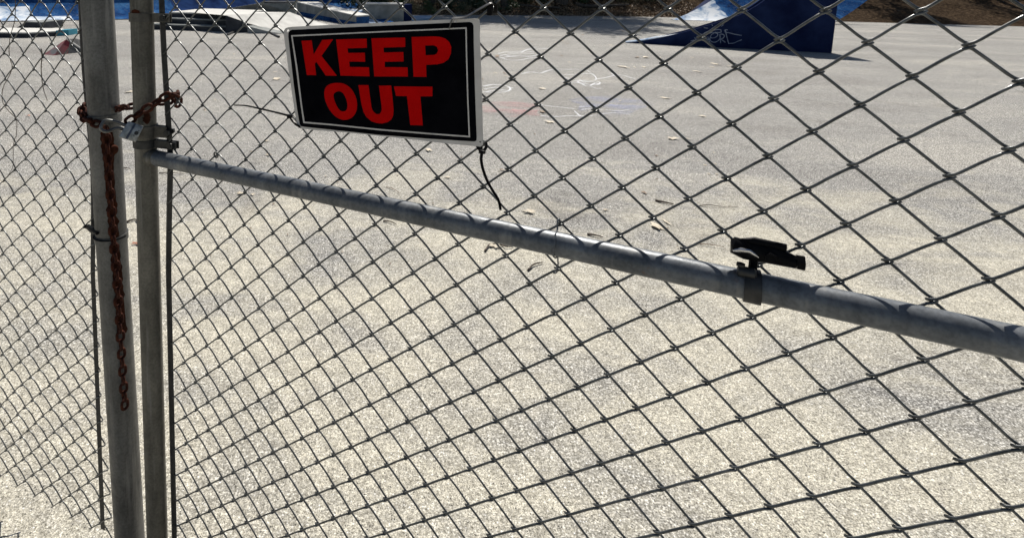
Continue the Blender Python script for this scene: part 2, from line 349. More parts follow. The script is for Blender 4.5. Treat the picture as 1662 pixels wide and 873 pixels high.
WIRE_R = .0016
def strand_points(net, k, j0, j1, d, bow_b, bow_f, rng):
    pts = []; e = .0038
    for j in range(j0, j1):
        left = (k+j) % 2 == 0
        ia, ib = (k, k+1) if left else (k+1, k)
        A = net.at(ia, j); B = net.at(ib, j+1)
        seg = B-A; nrm = Vector(net.D)*(-seg.z)+Vector((0,0,seg.dot(net.D))); nrm.normalize()
        if nrm.z < 0: nrm = -nrm
        sgn = -1 if left else 1                     # falling runs lie at the back, rising runs in front
        amp = (bow_b if left else bow_f)*(.55+.9*rng.random())
        ea = (-e if left else e); eb = (e if left else -e)
        for t,hh in ((0,0),(.045,.8),(.11,1),(.3,1),(.55,1),(.8,1),(.9,1),(.96,.8)):
            p = A+seg*t + net.D*(ea*max(0,1-t/.11)**.7 + eb*max(0,1-(1-t)/.11)**.7) + nrm*(amp*math.sin(math.pi*min(1,t*1.05))) + net.N*(sgn*d*hh)
            pts.append(p)
    return pts

def pipe(a, b, r, n=24, seg=10):
    m = MB(); m.tube(rings_along(a,b,seg), r, n); return m
def ring(center, axis, r0, r1, h, n=28):
    """a flat band: cylinder shell"""
    ax = Vector(axis).normalized(); u = ax.orthogonal().normalized(); v = ax.cross(u); vs = []
    for zz in (-h/2, h/2):
        for r in (r0, r1):
            for k in range(n):
                t = 2*math.pi*k/n; vs.append(Vector(center)+ax*zz+u*math.cos(t)*r+v*math.sin(t)*r)
    fs = []
    for k in range(n):
        q = (k+1)%n
        fs += [(k,q,2*n+q,2*n+k),(n+k,3*n+k,3*n+q,n+q),(k,n+k,n+q,q),(2*n+k,2*n+q,3*n+q,3*n+k)]
    m = MB(); m.add(vs, fs); return m
def hexhead(m, c, ax, r, h):
    ax = Vector(ax).normalized(); u = ax.orthogonal().normalized(); v = ax.cross(u)
    base = [Vector(c)+u*math.cos(math.pi*k/3)*r+v*math.sin(math.pi*k/3)*r for k in range(6)]
    m.prism(base, [p+ax*h for p in base])

# ------------------------------------------------------------------ the gate
gate_foot = PL(236,220, GO, GN); gate_foot.z = 0
gate = empty('chain_link_gate', gate_foot, 'weathered grey chain link gate leaf with round pipe frame carrying the black sign', 'gate')
hR = .0185
def gp(x, y, h=hR): return PL(x, y, GO+GN*h, GN)
def on_line(a, b, z): t = (z-a.z)/(b.z-a.z); return a+(b-a)*t
ga, gb = gp(229.8,0), gp(242.8,443)
POST_R = .0232
GP = lambda z: on_line(ga, gb, z)
pipe(GP(.06), GP(1.93), POST_R, 32, 24).build('gate_post', 'galvanised_old', gate, smooth=True)
S_END = 1.62
ra, rb = gp(272,260.5), gp(899,395)
RAIL_R = .0160
def rail_at(s):
    sa, sb = (ra-GO).dot(GD), (rb-GO).dot(GD); return ra+(rb-ra)*((s-sa)/(sb-sa))
s_post = (GP(1.2)-GO).dot(GD)
rail_end = rail_at(S_END)
def lumpy_pipe(a, b, r, seg):
    m = MB(); P = rings_along(a,b,seg); m.tube(P, [r*(1+.012*math.sin(i*.9)+.008*math.sin(i*2.3)) for i in range(seg+1)], 32); return m
lumpy_pipe(rail_at(s_post+.012), rail_end, RAIL_R, 60).build('middle_rail', 'galvanised_rail', gate, smooth=True)
# weld collar where the rail meets the post
w0, w1 = rail_at(s_post+.016), rail_at(s_post+.036)
m = MB(); m.tube([w0, w0.lerp(w1,.3), w0.lerp(w1,.6), w1], [RAIL_R*1.28, RAIL_R*1.2, RAIL_R*1.07, RAIL_R*1.015], 24); m.build('weld_collar','galvanised_old',gate,smooth=True)
far_post = [GO+GD*S_END+GN*hR+Vector((0,0,z-GO.z)) for z in (.06,1.93)]
pipe(*far_post, POST_R, 24, 12).build('gate_post','galvanised_old',gate,smooth=True)
for z in (.09, 1.905):
    a = GP(z); b = Vector((far_post[0].x, far_post[0].y, z+.0)); pipe(a, b, RAIL_R*1.1, 20, 8).build('frame_rail','galvanised_old',gate,smooth=True)
# tension bar through the end loops
bar = [PL(x,y,GO,GN) for x,y in ((262.2,0),(266.3,89),(272.6,188),(276.3,260),(274.6,350),(273.6,443))]
top_b = bar[0]+Vector((0,0,1))*(1.87-bar[0].z); bot_b = bar[-1].copy(); bot_b.z = .13
bar = [top_b]+spline(bar,4)+[bot_b]
m = MB()
W = .0108
m.tube(bar, W, 4, flat=1)
# square tube -> flat bar: squash across the plane
m.v = [tuple(Vector(v)-GN*((Vector(v)-GO).dot(GN))*.72) for v in m.v]
m.build('tension_bar','dark_steel',gate)
rng = random.Random(5)
J0, J1 = -16, 37
for k in range(-24, 45):
    d = .0036 if k==-24 else .0027
    wear = min(1,max(.15,(4-k)/26))
    m = MB(); m.tube(strand_points(GATE, k, J0, J1, d, .0022*wear+.0001, .0005, rng), WIRE_R, 6)
    m.build('wire', 'wire', gate, smooth='all', recalc=False)
# wire ties that fix the fabric to the rail
def rail_tie(i, j, i2, j2, hook=None):
    K = GATE.at(i,j); s = (K-GO).dot(GD); c = rail_at(s); t = (rail_at(s+.1)-rail_at(s)).normalized()
    up = GN.cross(t).normalized(); up = up if up.z>0 else -up
    r = RAIL_R+.0016; P = []
    P.append(K+Vector((0,0,.001))+GN*-.0045-GD*.004); P.append(K+Vector((0,0,.0065))-GD*.001); P.append(K+Vector((0,0,.005))+GN*.006-GD*.003); P.append(K+Vector((0,0,-.006))+GN*.008-GD*.002)
    for a in range(75,-120,-18):
        P.append(c + up*math.sin(R_(a))*r + GN*math.cos(R_(a))*r + t*(.0012*math.sin(a*.05)))
    K2 = GATE.at(i2,j2)
    P += [K2+GN*-.002+Vector((0,0,-.004)), K2+Vector((0,0,-.006))+GN*.004-GD*.004, K2+Vector((0,0,.003))+GN*.006+GD*.001]
    m = MB(); m.tube(spline(P,4), .0011, 6); m.build('tie_wire','galvanised_rail',gate,smooth='all')
rail_tie(-2,6,-2,8)
m = MB(); K = GATE.at(-20,6)
m.tube([K+GN*.004+GD*(.0055*math.cos(t*.6))+Vector((0,0,.0055*math.sin(t*.6))) for t in range(13)], .0016, 6); m.build('tie_wire','tie_wire',gate,smooth='all')
rail_tie(15,7,15,9)
# bands from the gate post to the tension bar
def band(z, hgt, parent, post, bar_px, mat, bolt=True, thick=.0028, r=POST_R, plane=(GO,GN), name='brace_band', nut=True, over=.011):
    c = post(z); O,N = plane
    m = ring(c, (0,0,1), r+.0003, r+thick, hgt)
    bp = PL(bar_px[0],bar_px[1],O,N); bp.z = z; dr = (bp-c); L = dr.length; dr.normalize(); sd_ = Vector((0,0,1)).cross(dr)
    for sg in (-1,1):
        a = c+dr*(r*.78)+sd_*(sg*.0052) ; m.box(a-Vector((0,0,hgt/2))-sd_*.0012, dr*(L-r*.78+over), sd_*.0024, Vector((0,0,hgt)))
    b = m.build(name, mat, parent, smooth=True)
    if bolt:
        q = MB(); bc = c+dr*(L+over*.25); q.tube([bc-sd_*.013, bc+sd_*.011], .0035, 10)
        hexhead(q, bc-sd_*.0065, -sd_, .0075, .0055); hexhead(q, bc+sd_*.0065, sd_, .0075, .0055); q.build('bolt', 'dark_steel', b)
    return b
def zof(x, y): return gp(x,y).z
band(zof(240,29), .0185, gate, GP, (265,29), 'band_steel', over=.016)
band(zof(240,212), .024, gate, GP, (275,212), 'band_steel', over=-.003)
b3 = band(zof(240,232), .0165, gate, GP, (277,232), 'dark_steel', over=.016)
# rusty scabs where chain rubs on the post
def patch_on_post(axis, r, z0, z1, a0, a1, mat, parent, name, seed=0, wob=.35):
    rg = random.Random(seed); nz, na = 26, 14; vs = []; 
    for i in range(nz+1):
        z = z0+(z1-z0)*i/nz; c = axis(z); env = math.sin(math.pi*min(1,max(0,i/nz)))**.8*(.8+.5*noise.noise(Vector((i*.6,seed,2))))
        wl = 1-wob*noise.noise(Vector((z*60,seed,0))); wr = 1-wob*noise.noise(Vector((z*60,seed+9,0)))
        mid = (a0+a1)/2; 
        for q in range(na+1):
            u = q/na; a = mid+((a0-mid)*wl*(1-2*u) if u<.5 else (a1-mid)*wr*(2*u-1))*env
            a = R_(a); vs.append(c+Vector((math.sin(a),-math.cos(a),0))*(r+.0007))
    fs = [(i*(na+1)+q,i*(na+1)+q+1,(i+1)*(na+1)+q+1,(i+1)*(na+1)+q) for i in range(nz) for q in range(na)]
    m = MB(); m.add(vs,fs); return m.build(name, mat, parent, smooth='all', recalc=False)
patch_on_post(GP, POST_R, zof(235,27), zof(235,15), -45, 25, 'rust_stain', gate, 'rust_patch', 3)
patch_on_post(GP, POST_R, zof(235,198), zof(235,178), 5, 58, 'rust_stain', gate, 'rust_patch', 5, .9)

# black clamp at the right of the gate, just beyond which the frame continues
tk = PL(1204,404, GO+GN*.012, GN); t_ = (rail_at(1)-rail_at(0)).normalized(); upv = Vector((0,0,1))
m = MB(); rr = .0095
m.tube([tk-t_*.011+upv*.003, tk-t_*.009+upv*.003, tk+t_*.002, tk+t_*.03, tk+t_*.05-upv*.004], [rr*.55,rr*1.0,rr*1.15,rr*1.1,rr*.7], 24)
m.tube([tk-t_*.002+upv*.010, tk+t_*.01+upv*.012, tk+t_*.04+upv*.011], [.002,.0045,.004], 14)
hexhead(m, tk+t_*.05-upv*.003, t_, .0085, .007); hexhead(m, tk+t_*.026+GN*.0085, GN, .006, .004)
m.tube([tk+t_*.012-upv*.004, tk+t_*.012-upv*.022], .0045, 8)
clampo = m.build('gate_clamp','black_plastic',gate,smooth=True)
q = MB(); q.tube([tk-t_*.009+GN*.009, tk-t_*.002+GN*.011+upv*.003, tk+t_*.006+GN*.011+upv*.0035, tk+t_*.015+GN*.010-upv*.002], [.0012,.0026,.0024,.001], 8); q.build('bolt','chrome',clampo,smooth=True)
sdl = MB(); cs = (tk-GO).dot(GD)+.012; cc_ = rail_at(cs)
ring(cc_, t_, RAIL_R+.0004, RAIL_R+.003, .016).build('saddle','dark_steel',clampo,smooth=True)
tk2 = PL(1203,440, GO+GN*.026, GN)
q = MB(); q.tube([tk2-t_*.004, tk2-t_*.003, tk2+t_*.012, tk2+t_*.014],[.003,.006,.006,.004],12); hexhead(q, tk2+upv*.006-t_*.001, upv, .0045, .003); q.build('clamp_nut','dark_steel',clampo,smooth=True)

# ------------------------------------------------------------------ the fence on the left
lp_h = .012
la, lb = PL(157.6,0,FO+FN*lp_h,FN), PL(184.6,443,FO+FN*lp_h,FN)
LP = lambda z: on_line(la, lb, z)
LP_R = .5*48.3/FPX*((LP(1.2)-EYE).dot(AX_F))
foot = LP(0)
fence = empty('chain_link_fence', foot, 'grey chain link fence panel on thick leaning terminal post left of the gate', 'fence')
m = MB(); m.tube([LP(-.1+k*.1) for k in range(22)], LP_R, 40); m.build('terminal_post','galvanised',fence,smooth=True)
m = MB(); c = LP(2.0); m.tube([c, c+Vector((0,0,.012)), c+Vector((0,0,.03)), c+Vector((0,0,.04))],[LP_R*1.06,LP_R*1.06,LP_R*.7,LP_R*.1],24); m.build('post_cap','galvanised',fence,smooth=True)
fbar = [PL(x,y,FO,FN) for x,y in ((130.2,0),(136,110),(146,222),(151,300),(150.6,443))]
tb = fbar[0].copy(); tb.z = 1.9; bb = fbar[-1].copy(); bb.z = .08
m = MB(); m.tube([tb]+spline(fbar,4)+[bb], .0100, 4); m.v = [tuple(Vector(v)-FN*((Vector(v)-FO).dot(FN))*.72) for v in m.v]
m.build('tension_bar','dark_steel',fence)
rng = random.Random(11)
for k in range(-42, 3):
    d = .0034 if k==2 else .0027
    m = MB(); m.tube(strand_points(FENCE, k, -19, 37, d, .0034 if k>-14 else .0015, .0010, rng), WIRE_R, 6 if k>-12 else 5)
    m.build('wire','wire',fence,smooth='all',recalc=False)
lpost2 = FO+FD*(A_*-42)+FN*.03
m = MB(); m.tube([Vector((lpost2.x,lpost2.y,z)) for z in (-.1,.6,1.3,1.95)], .03, 24); m.build('line_post','galvanised',fence,smooth=True)
m = MB(); m.tube([Vector((lpost2.x,lpost2.y,1.9)), LP(1.9)], .02, 20); m.build('top_rail','galvanised',fence,smooth=True)
def zl(y, x=170): return PL(x,y,FO+FN*lp_h,FN).z
# collars on the terminal post
cl = ring(LP(zl(190)-.002), (LP(1)-LP(0)), LP_R+.0004, LP_R+.0032, .020); cl.build('post_collar','galvanised',fence,smooth=True)
rb_ = ring(LP(zl(380)), (LP(1)-LP(0)), LP_R+.0004, LP_R+.0028, .016).build('tension_band','galvanised',fence,smooth=True)
# black strap that ties the band to the tension bar
bz = PL(143,368,FO+FN*.012,FN); bz2 = PL(158,379,FO+FN*.05,FN)
ctr = LP(zl(377)); strap = MB()
arc = []
for a in range(-100,88,12):
    ar = R_(a); arc.append(ctr+Vector((math.sin(ar),-math.cos(ar),0))*(LP_R+.0042)+Vector((0,0,.0015*math.cos(ar*1.4))))
strap.tube([bz+Vector((0,0,.003))]+arc, .0014, 6); strap.tube([bz, bz.lerp(bz2,.5), bz2], [.0062,.0074,.0035], 8)
strap.tube([bz-FD*.008+FN*.002, bz+FD*.001],[.0045,.0055],8)
strap.build('strap','black_plastic',fence,smooth=True)
# rust washed down behind the hanging chain, and the rusty bolt
def streak_on_post(pxs, wpx, mat, seed):
    vs=[]; rows=[]
    P=[]
    for x,y in pxs: P.append(Vector((x,y,0)))
    P=spline(P,8)
    for q_,p_ in enumerate(P):
        for s in (-1,-.5,0,.5,1):
            wd=wpx*(.5+.28*noise.noise(Vector((p_.y*.11,seed+s,0))))*min(1,.35+q_*.12)*(1+.55*max(0,1-abs(p_.y-232)/34))
            x=p_.x+s*wd; z=zl(p_.y,p_.x); c=LP(z); d=ray(x,p_.y); d2=Vector((d.x,d.y)); o2=Vector((EYE.x-c.x,EYE.y-c.y))
            A=d2.dot(d2); B=2*d2.dot(o2); Cc=o2.dot(o2)-(LP_R+.0007)**2; D=max(0,B*B-4*A*Cc); t=(-B-math.sqrt(D))/(2*A); vs.append(EYE+d*t)
    n=len(P); m=MB(); m.add(vs,[(i*5+k,i*5+k+1,i*5+k+6,i*5+k+5) for i in range(n-1) for k in range(4)])
    return m.build('rust_streak',mat,fence,smooth='all',recalc=False)
streak_on_post([(172,204),(173.5,222),(175,240),(176.5,262),(178,290),(180.5,320),(183,350),(185.5,390),(188.5,425),(191,443),(194,490),(198,540)],15.5,'rust_stain',4)
def on_post(x,y,out=0):
    c=LP(zl(y,x)); d=ray(x,y); d2=Vector((d.x,d.y)); o2=Vector((EYE.x-c.x,EYE.y-c.y)); A=d2.dot(d2); B=2*d2.dot(o2); C2=o2.dot(o2)-(LP_R+out)**2
    return EYE+d*((-B-math.sqrt(max(0,B*B-4*A*C2)))/(2*A))
pb = on_post(183,243); axc = LP(pb.z); ax = (pb-axc); ax.z = 0; ax.normalize()
m = MB(); m.tube([pb-ax*.002, pb+ax*.004, pb+ax*.008, pb+ax*.010],[.0115,.0115,.0095,.004],16); m.build('bolt','rust_stain',fence,smooth=True)

# ------------------------------------------------------------------ rusty chain
def link_mesh(Ln, Wd, r, n=22, m_=7):
    vs=[]; fs=[]; hs=(Ln-Wd)/2; R0=Wd/2-r
    P=[]
    for k in range(n):
        t=2*math.pi*k/n; x=math.cos(t)*R0; z=math.sin(t)*R0; z+= hs if z>1e-6 else (-hs if z<-1e-6 else 0)
        P.append(Vector((x,0,z)))
    mb=MB(); mb.tube(P, r, m_, closed=True)
    me=bpy.data.meshes.new('chain_link'); me.from_pydata(mb.v,[],mb.f); me.materials.append(MATS['rust'])
    me.polygons.foreach_set('use_smooth',[True]*len(me.polygons)); return me
LINK_L, LINK_W, LINK_R = .0285, .0212, .0034
LM = link_mesh(LINK_L, LINK_W, LINK_R)
PITCH_L = LINK_L-2*LINK_R-.0004
def resample(P, step):
    out=[Vector(P[0])]; acc=0
    for a,b in zip(P,P[1:]):
        d=(b-a).length
        while acc+d>=step:
            t=(step-acc)/d; a=a.lerp(b,t); out.append(a.copy()); d=(b-a).length; acc=0
        acc+=d
    return out
def chain(path, parent, twist0=0, jit=12, rng=random.Random(3), side=None):
    P = resample(spline(path,10), PITCH_L); prev=Vector((1,0,0)) if side is None else Vector(side)
    for k in range(len(P)-1):
        a,b=P[k],P[k+1]; t=(b-a).normalized(); u=(prev-t*prev.dot(t)).normalized(); prev=u.copy(); v=t.cross(u)
        an=R_(twist0+(90 if k%2 else 0)+rng.uniform(-jit,jit)); x=u*math.cos(an)+v*math.sin(an); y=t.cross(x)
        M=Matrix(((x.x,y.x,t.x,0),(x.y,y.y,t.y,0),(x.z,y.z,t.z,0),(0,0,0,1)))
        o=link('chain_link',LM,parent); o.matrix_local=Matrix.Translation((a+b)/2-parent.location)@M
YL = LP(1.25).y; YG = GP(1.25).y
fr = lambda y: y
ch = empty('rusty_chain', V(172,215,YL-.05), 'rusty brown steel chain looped round both posts with its spare end hanging down', 'chain')
loopP = [V(205,200,YG-.040), V(221,188,YG-.038), V(243,174,YG-.036), V(262,161,YG-.030), V(279,151.5,YG-.020), V(289,152,YG-.002), V(288,160,YG+.014), V(270,166,YG+.030),
         V(240,170,YG+.034), V(216,172,YG+.022), V(200,175,YG+.03), V(180,178,YL+.045), V(155,178,YL+.046), V(141,176,YL+.03), V(134,180,YL+.005), V(134,189,YL-.016), V(141,196,YL-.034), V(154,200,YL-.048), V(167,206,YL-.052)]
chain(loopP, ch, 35)
chain([V(279,153,YG-.024),V(287,156,YG-.014),V(291,162,YG-.006),V(290,169,YG-.004),V(288,176,YG-.003)], ch, 10)
chain([V(136,172,YL+.02),V(133,176,YL-.004),V(131,183,YL-.01),V(136,190,YL-.02),V(147,194,YL-.04)], ch, 70)
hang=[V(171,206,YL-.050)]
for x,y in ((173,222),(174.5,240),(176,258),(177,285),(179,315),(181.5,350),(184,390),(187,425),(189,443)):
    z=zl(y,x); axp=LP(z); d=(EYE-axp); d.z=0; d.normalize()
    base=axp+d*(LP_R+.0105); q=PL(x,y,base,Vector((d.x,d.y,0))); hang.append(q)
e=hang[-1]; 
for k in range(1,6): hang.append(Vector((e.x+.0025*k,e.y-.001*k,e.z-.07*k)))
chain(hang, ch, 48, 9)
# ------------------------------------------------------------------ padlock, lying on its side in the chain
pk = V(212,213.5,YG-.052)
lock = empty('padlock', pk, 'scuffed silver padlock with a dark blue band hanging from rusty chain between posts', 'padlock')
vd = (EYE-pk).normalized()
def S2(x,y,out=0): return PL(x,y,pk+vd*out,vd)
bodyq = [S2(192.0,222.5),S2(208.3,196.8),S2(233.5,205),S2(220.5,231)]
def quad_sub(q,u0,u1):      # slice of the body between two fractions along its long side
    return [q[0].lerp(q[3],u0), q[1].lerp(q[2],u0), q[1].lerp(q[2],u1), q[0].lerp(q[3],u1)]
def bulge(q, off, th, mat, name, par, bev=.0012):
    m=MB(); m.prism([p+vd*(off-th) for p in q],[p+vd*off for p in q]); return m.build(name,mat,par,bevel=bev,smooth=True)
bd = bulge(bodyq,.012,.024,'lock_steel','body',lock,.003)
for u0,u1,mt in ((.0,.33,'lock_blue'),(.36,.52,'lock_band')):
    q=quad_sub(bodyq,u0+.02,u1); c=sum(q,Vector())/4; q=[c+(p-c)*.93 for p in q]; bulge(q,.0128,.003,mt,'band',bd,.0004)
q=quad_sub(bodyq,.62,.95); c=sum(q,Vector())/4
m=MB(); m.tube([c+vd*.0115,c+vd*.0128],.0042,14); m.build('keyway','dark_steel',bd,smooth=True)
m=MB(); up_=(bodyq[1]-bodyq[0]).normalized()
for t in (-.3,-.1,.12,.3):
    p=c+up_*(t*.02)+(bodyq[3]-bodyq[0]).normalized()*(.004*math.sin(t*30)); m.tube([p+vd*.0118,p+vd*.0128],.0012,8)
m.build('rivet','dark_steel',bd,smooth=True)
sh = spline([S2(203,203,.0),S2(193,198,.0),S2(180,195.5,.0),S2(169,197,.002),S2(162.5,204,.004),S2(164,210,.005),S2(171,213.5,.005),S2(181,208.5,.004),S2(192,204.5,.002),S2(199,212,.0)],6)
sh = spline([S2(208,206,0),S2(199,202,0),S2(186,197.4,0),S2(172,195.6,.003),S2(167.5,199,.005),S2(163.8,206,.006),S2(164.5,210.5,.006),S2(171,213.8,.006),S2(177,213,.005),S2(189,208.5,.002),S2(199,210,0),S2(206,214,0)],5)
m=MB(); m.tube(sh,.0034,10); m.build('shackle','dark_galv',lock,smooth='all')

# ------------------------------------------------------------------ the sign
SZ = lambda x,y: (460+x/3.797, 20+y/3.797)
sd_dir = Vector((math.sin(R_(121.6)),math.cos(R_(121.6)),0)); sn = Vector((sd_dir.y,-sd_dir.x,0)); sn = sn if sn.y<0 else -sn
SO = PL(475,130,GO+GN*.0075,GN)
sn = (sn+Vector((0,0,.02))).normalized()
def SP(x,y,h=0):
    a,b = SZ(x,y); return PL(a,b,SO,sn)+sn*h
sign = empty('keep_out_sign', SP(620,830), 'black plastic sign with red KEEP OUT lettering tied on the chain link gate', 'sign')
outer=[(4,135),(6,115),(14,101),(28,95),(60,91),(300,79),(600,66),(900,52),(1100,44),(1175,39),(1200,41),(1209,52),(1213,90),(1211,150),(1217,300),(1224,500),(1229,700),(1232,800),(1229,820),(1216,828),(1000,808),(700,773),(400,742),(200,727),(112,718),(96,708),(86,690),(70,600),(48,450),(22,270)]
def circ(cx,cy,r,n=12,sx=1): return [(cx+r*sx*math.cos(2*math.pi*k/n), cy+r*math.sin(2*math.pi*k/n)) for k in range(n)]
def flat(loops, h0, th, mat, name, par, bev=0):
    m=MB(); m.poly([[SP(x,y,h0) for x,y in l] for l in loops], sn*th); return m.build(name,mat,par,bevel=bev)
plate=flat([outer, circ(31,116,8,12), circ(1062,58,6,10), circ(1213,800,6,10), circ(103,707,5,10)],0,.0011,'sign_grey','panel',sign)
black=[(33,150),(34,128),(42,115),(58,110),(300,99),(600,86),(900,73),(1120,63),(1150,62),(1166,68),(1173,85),(1176,250),(1182,480),(1188,650),(1193,770),(1191,790),(1178,796),(900,779),(600,756),(300,724),(130,706),(112,702),(103,688),(88,600),(66,440),(44,250)]
flat([black],.0011,.0003,'sign_print_black','printed_field',sign)
bo=[(51,143),(300,132),(600,118),(900,105),(1132,94),(1136,300),(1143,540),(1153,771),(900,752),(600,728),(300,697),(126,683),(108,560),(80,340)]
bi=[(60,151),(300,140),(600,126),(900,113),(1124,103),(1128,300),(1135,540),(1144,761),(900,743),(600,719),(300,688),(134,674),(117,560),(90,340)]
flat([bo,bi],.0014,.0003,'sign_grey','border_line',sign)
LET=dict(letter_k=[[(115,177),(178,175),(190,262),(243,172),(310,168),(238,270),(333,392),(265,391),(206,306),(197,318),(205,388),(148,388)]],
 letter_e=[[(328,169),(516,164),(518,220),(398,224),(402,252),(505,250),(507,306),(408,305),(412,338),(530,340),(534,396),(355,391)]],
 letter_e2=[[(546,162),(753,157),(754,215),(620,219),(622,249),(742,246),(744,304),(627,306),(628,339),(768,340),(770,397),(563,396)]],
 letter_p=[[(793,154),(925,150),(965,152),(1000,163),(1025,185),(1037,215),(1035,255),(1020,290),(990,312),(950,322),(882,325),(884,399),(805,398)],[(876,206),(930,205),(948,213),(957,235),(948,256),(930,264),(879,266)]])
def smooth_loop(P,n=4):
    Q=[Vector((x,y,0)) for x,y in P]; N=len(Q); out=[]
    for i in range(N):
        a,b,c,d=Q[i-1],Q[i],Q[(i+1)%N],Q[(i+2)%N]
        for k in range(n):
            t=k/n; p=.5*((2*b)+(c-a)*t+(2*a-5*b+4*c-d)*t*t+(3*b-3*c+d-a)*t**3); out.append((p.x,p.y))
    return out
LET['letter_o']=[smooth_loop([(330,436),(375,441),(415,466),(443,508),(457,560),(452,610),(430,645),(395,662),(358,660),(320,638),(286,598),(263,548),(255,500),(264,464),(290,443)]),
                 smooth_loop([(337,488),(362,492),(381,514),(394,548),(398,582),(389,605),(368,611),(348,601),(329,572),(316,537),(313,505)])]
U=[(465,449),(527,449),(536,515),(545,580),(551,602),(562,617),(578,628),(594,628),(604,617),(609,600),(608,580),(600,515),(592,453),(667,452),(675,525),(682,600),(680,635),(668,660),(645,677),(612,685),(580,683),(545,671),(515,646),(497,615),(484,565)]
LET['letter_u']=[U]
LET['letter_t']=[[(684,457),(921,459),(921,518),(847,519),(862,697),(785,695),(764,517),(697,516)]]
for nm,lp in LET.items(): flat(lp,.0014,.0003,'sign_print_red','letter_'+nm[7],sign)

# ------------------------------------------------------------------ cable ties
def strip(pts, wd, th, mat, name, par, wdir, n=6):
    """flat strap: wide along wdir"""
    P=spline(pts,n); vs=[]; 
    for i,p in enumerate(P):
        t=(P[min(i+1,len(P)-1)]-P[max(i-1,0)]).normalized(); u=Vector(wdir); u=(u-t*u.dot(t)).normalized(); v=t.cross(u)
        k=wd if not isinstance(wd,tuple) else wd[0]+(wd[1]-wd[0])*i/(len(P)-1)
        vs+= [p+u*k/2+v*th/2,p-u*k/2+v*th/2,p-u*k/2-v*th/2,p+u*k/2-v*th/2]
    m=MB(); N=len(P); m.add(vs,[(i*4+k,i*4+(k+1)%4,(i+1)*4+(k+1)%4,(i+1)*4+k) for i in range(N-1) for k in range(4)]+[(3,2,1,0),((N-1)*4,(N-1)*4+1,(N-1)*4+2,(N-1)*4+3)])
    return m.build(name,mat,par)
def gpx(x,y,h): return PL(x,y,GO+GN*h,GN)
t1=empty('cable_tie', gpx(797,12,.01), 'glossy black cable tie holding top right corner of the sign to a wire', 'cable tie','cable ties on the sign')
strip([SP(1025,100,.003),SP(1035,75,.004),SP(1050,45,.007),SP(1060,38,.008),gpx(755,28,.020),gpx(775,17,.022),gpx(795,6,.018),gpx(800,6,.012)],.0046,.0012,'tie_gloss','strap',t1,Vector((0,.92,.39)))
m=MB(); c=gpx(795.5,14,.012); m.box(c-GD*.0036-Vector((0,0,.0100))-GN*.003,GD*.0072,GN*.006,Vector((0,0,.020))); m.build('head','black_plastic',t1,bevel=.0008,smooth=True)
strip([gpx(797,6,.014),gpx(803,8,.010),gpx(805,15,.004),gpx(803,22,-.004),gpx(798,20,-.008),gpx(796,10,-.004),gpx(797,6,.010)],.0052,.0014,'black_plastic','loop',t1,GD)
t2=empty('cable_tie', gpx(470,189,.01), 'thin black cable tie with long tail pointing left from the lower left sign corner', 'cable tie','cable ties on the sign')
strip([gpx(380,171,.012),gpx(392,171.4,.014),gpx(402,172.3,.015),gpx(430,178.5,.014),gpx(455,184.5,.012),gpx(468,188,.010)],(.0020,.0036),.0012,'black_plastic','strap',t2,Vector((0,0,1)))
m=MB(); c=gpx(470,189,.010); m.box(c-GD*.0045-Vector((0,0,.0032))-GN*.0028,GD*.0085,GN*.0056,Vector((0,0,.0062))); m.build('head','black_plastic',t2,bevel=.0008,smooth=True)
strip([gpx(470,190,.010),gpx(474,196,.012),gpx(480,202,.014),gpx(486,205.5,.011),SP(103,707,.001),gpx(484,200,-.006),gpx(476,190,-.007),gpx(471,187,.002)],.0038,.0012,'black_plastic','loop',t2,Vector((0,0,1)))
t3=empty('cable_tie', gpx(782,245,.01), 'thick black cable tie dangling its curled tail below the lower right sign corner', 'cable tie','cable ties on the sign')
strip([gpx(782,248,.013),gpx(781,260,.014),gpx(784,275,.013),gpx(791,294,.012),gpx(800,310,.012),gpx(809,325,.014),gpx(812.5,341,.016)],(.0044,.0036),.0014,'black_plastic','strap',t3,GD-GN*.4)
m=MB(); c=gpx(782.5,245,.013); m.box(c-GD*.0042-Vector((0,0,.0038))-GN*.003,GD*.0088,GN*.006,Vector((0,0,.0052))); m.build('head','black_plastic',t3,bevel=.0008,smooth=True)
strip([gpx(780,245,.013),gpx(775,238,.012),gpx(775,232,.013),gpx(779,231,.010),SP(1213,800,-.004)],.0042,.0014,'black_plastic','loop',t3,GD)
strip([gpx(785,245,.013),gpx(789,239,.010),gpx(788,231,.002),gpx(783,231,-.006),gpx(781,240,-.002),gpx(782,246,.010)],.0042,.0014,'black_plastic','loop',t3,GD)

# ------------------------------------------------------------------ dead vines caught in the left fence
def fpx(x,y,h): return PL(x,y,FO+FN*h,FN)
def vine(pts, r, label):
    P=[fpx(x,y,h) for x,y,h in pts]; m=MB(); P=spline(P,5); m.tube(P,[r*(1-.45*i/len(P))*(1+.12*math.sin(i*1.7)) for i in range(len(P))],6)
    return m
z4=3.933
v1=[(98,-20,.006),(98,60,.006),(93,140,.006),(68,225,.004),(58,300,-.004),(62,370,-.006),(78,425,.005),(62,480,.006),(22,555,.004),(13,620,-.004),(25,670,-.004),(60,715,.005),(103,760,.006),(107,820,.004),(104,873,.004),(96,880,.005),(85,940,.005),(84,1020,.005),(80,1070,.006),(55,1115,.006),(30,1145,.005),(10,1165,.004)]
m=vine([(x/z4,y/z4,h) for x,y,h in v1],.0011,''); o=m.build('dead_vine','twig_bark',smooth='all',origin=fpx(15,290,.005)); tag(o,'long thin dead vine weaving down through far left fence wires','vine')
m=vine([(x/z4,y/z4,h) for x,y,h in ((262,312,.007),(268,345,.006),(263,430,.006),(268,510,.006),(280,580,.008),(303,645,.010))],.0014,'')
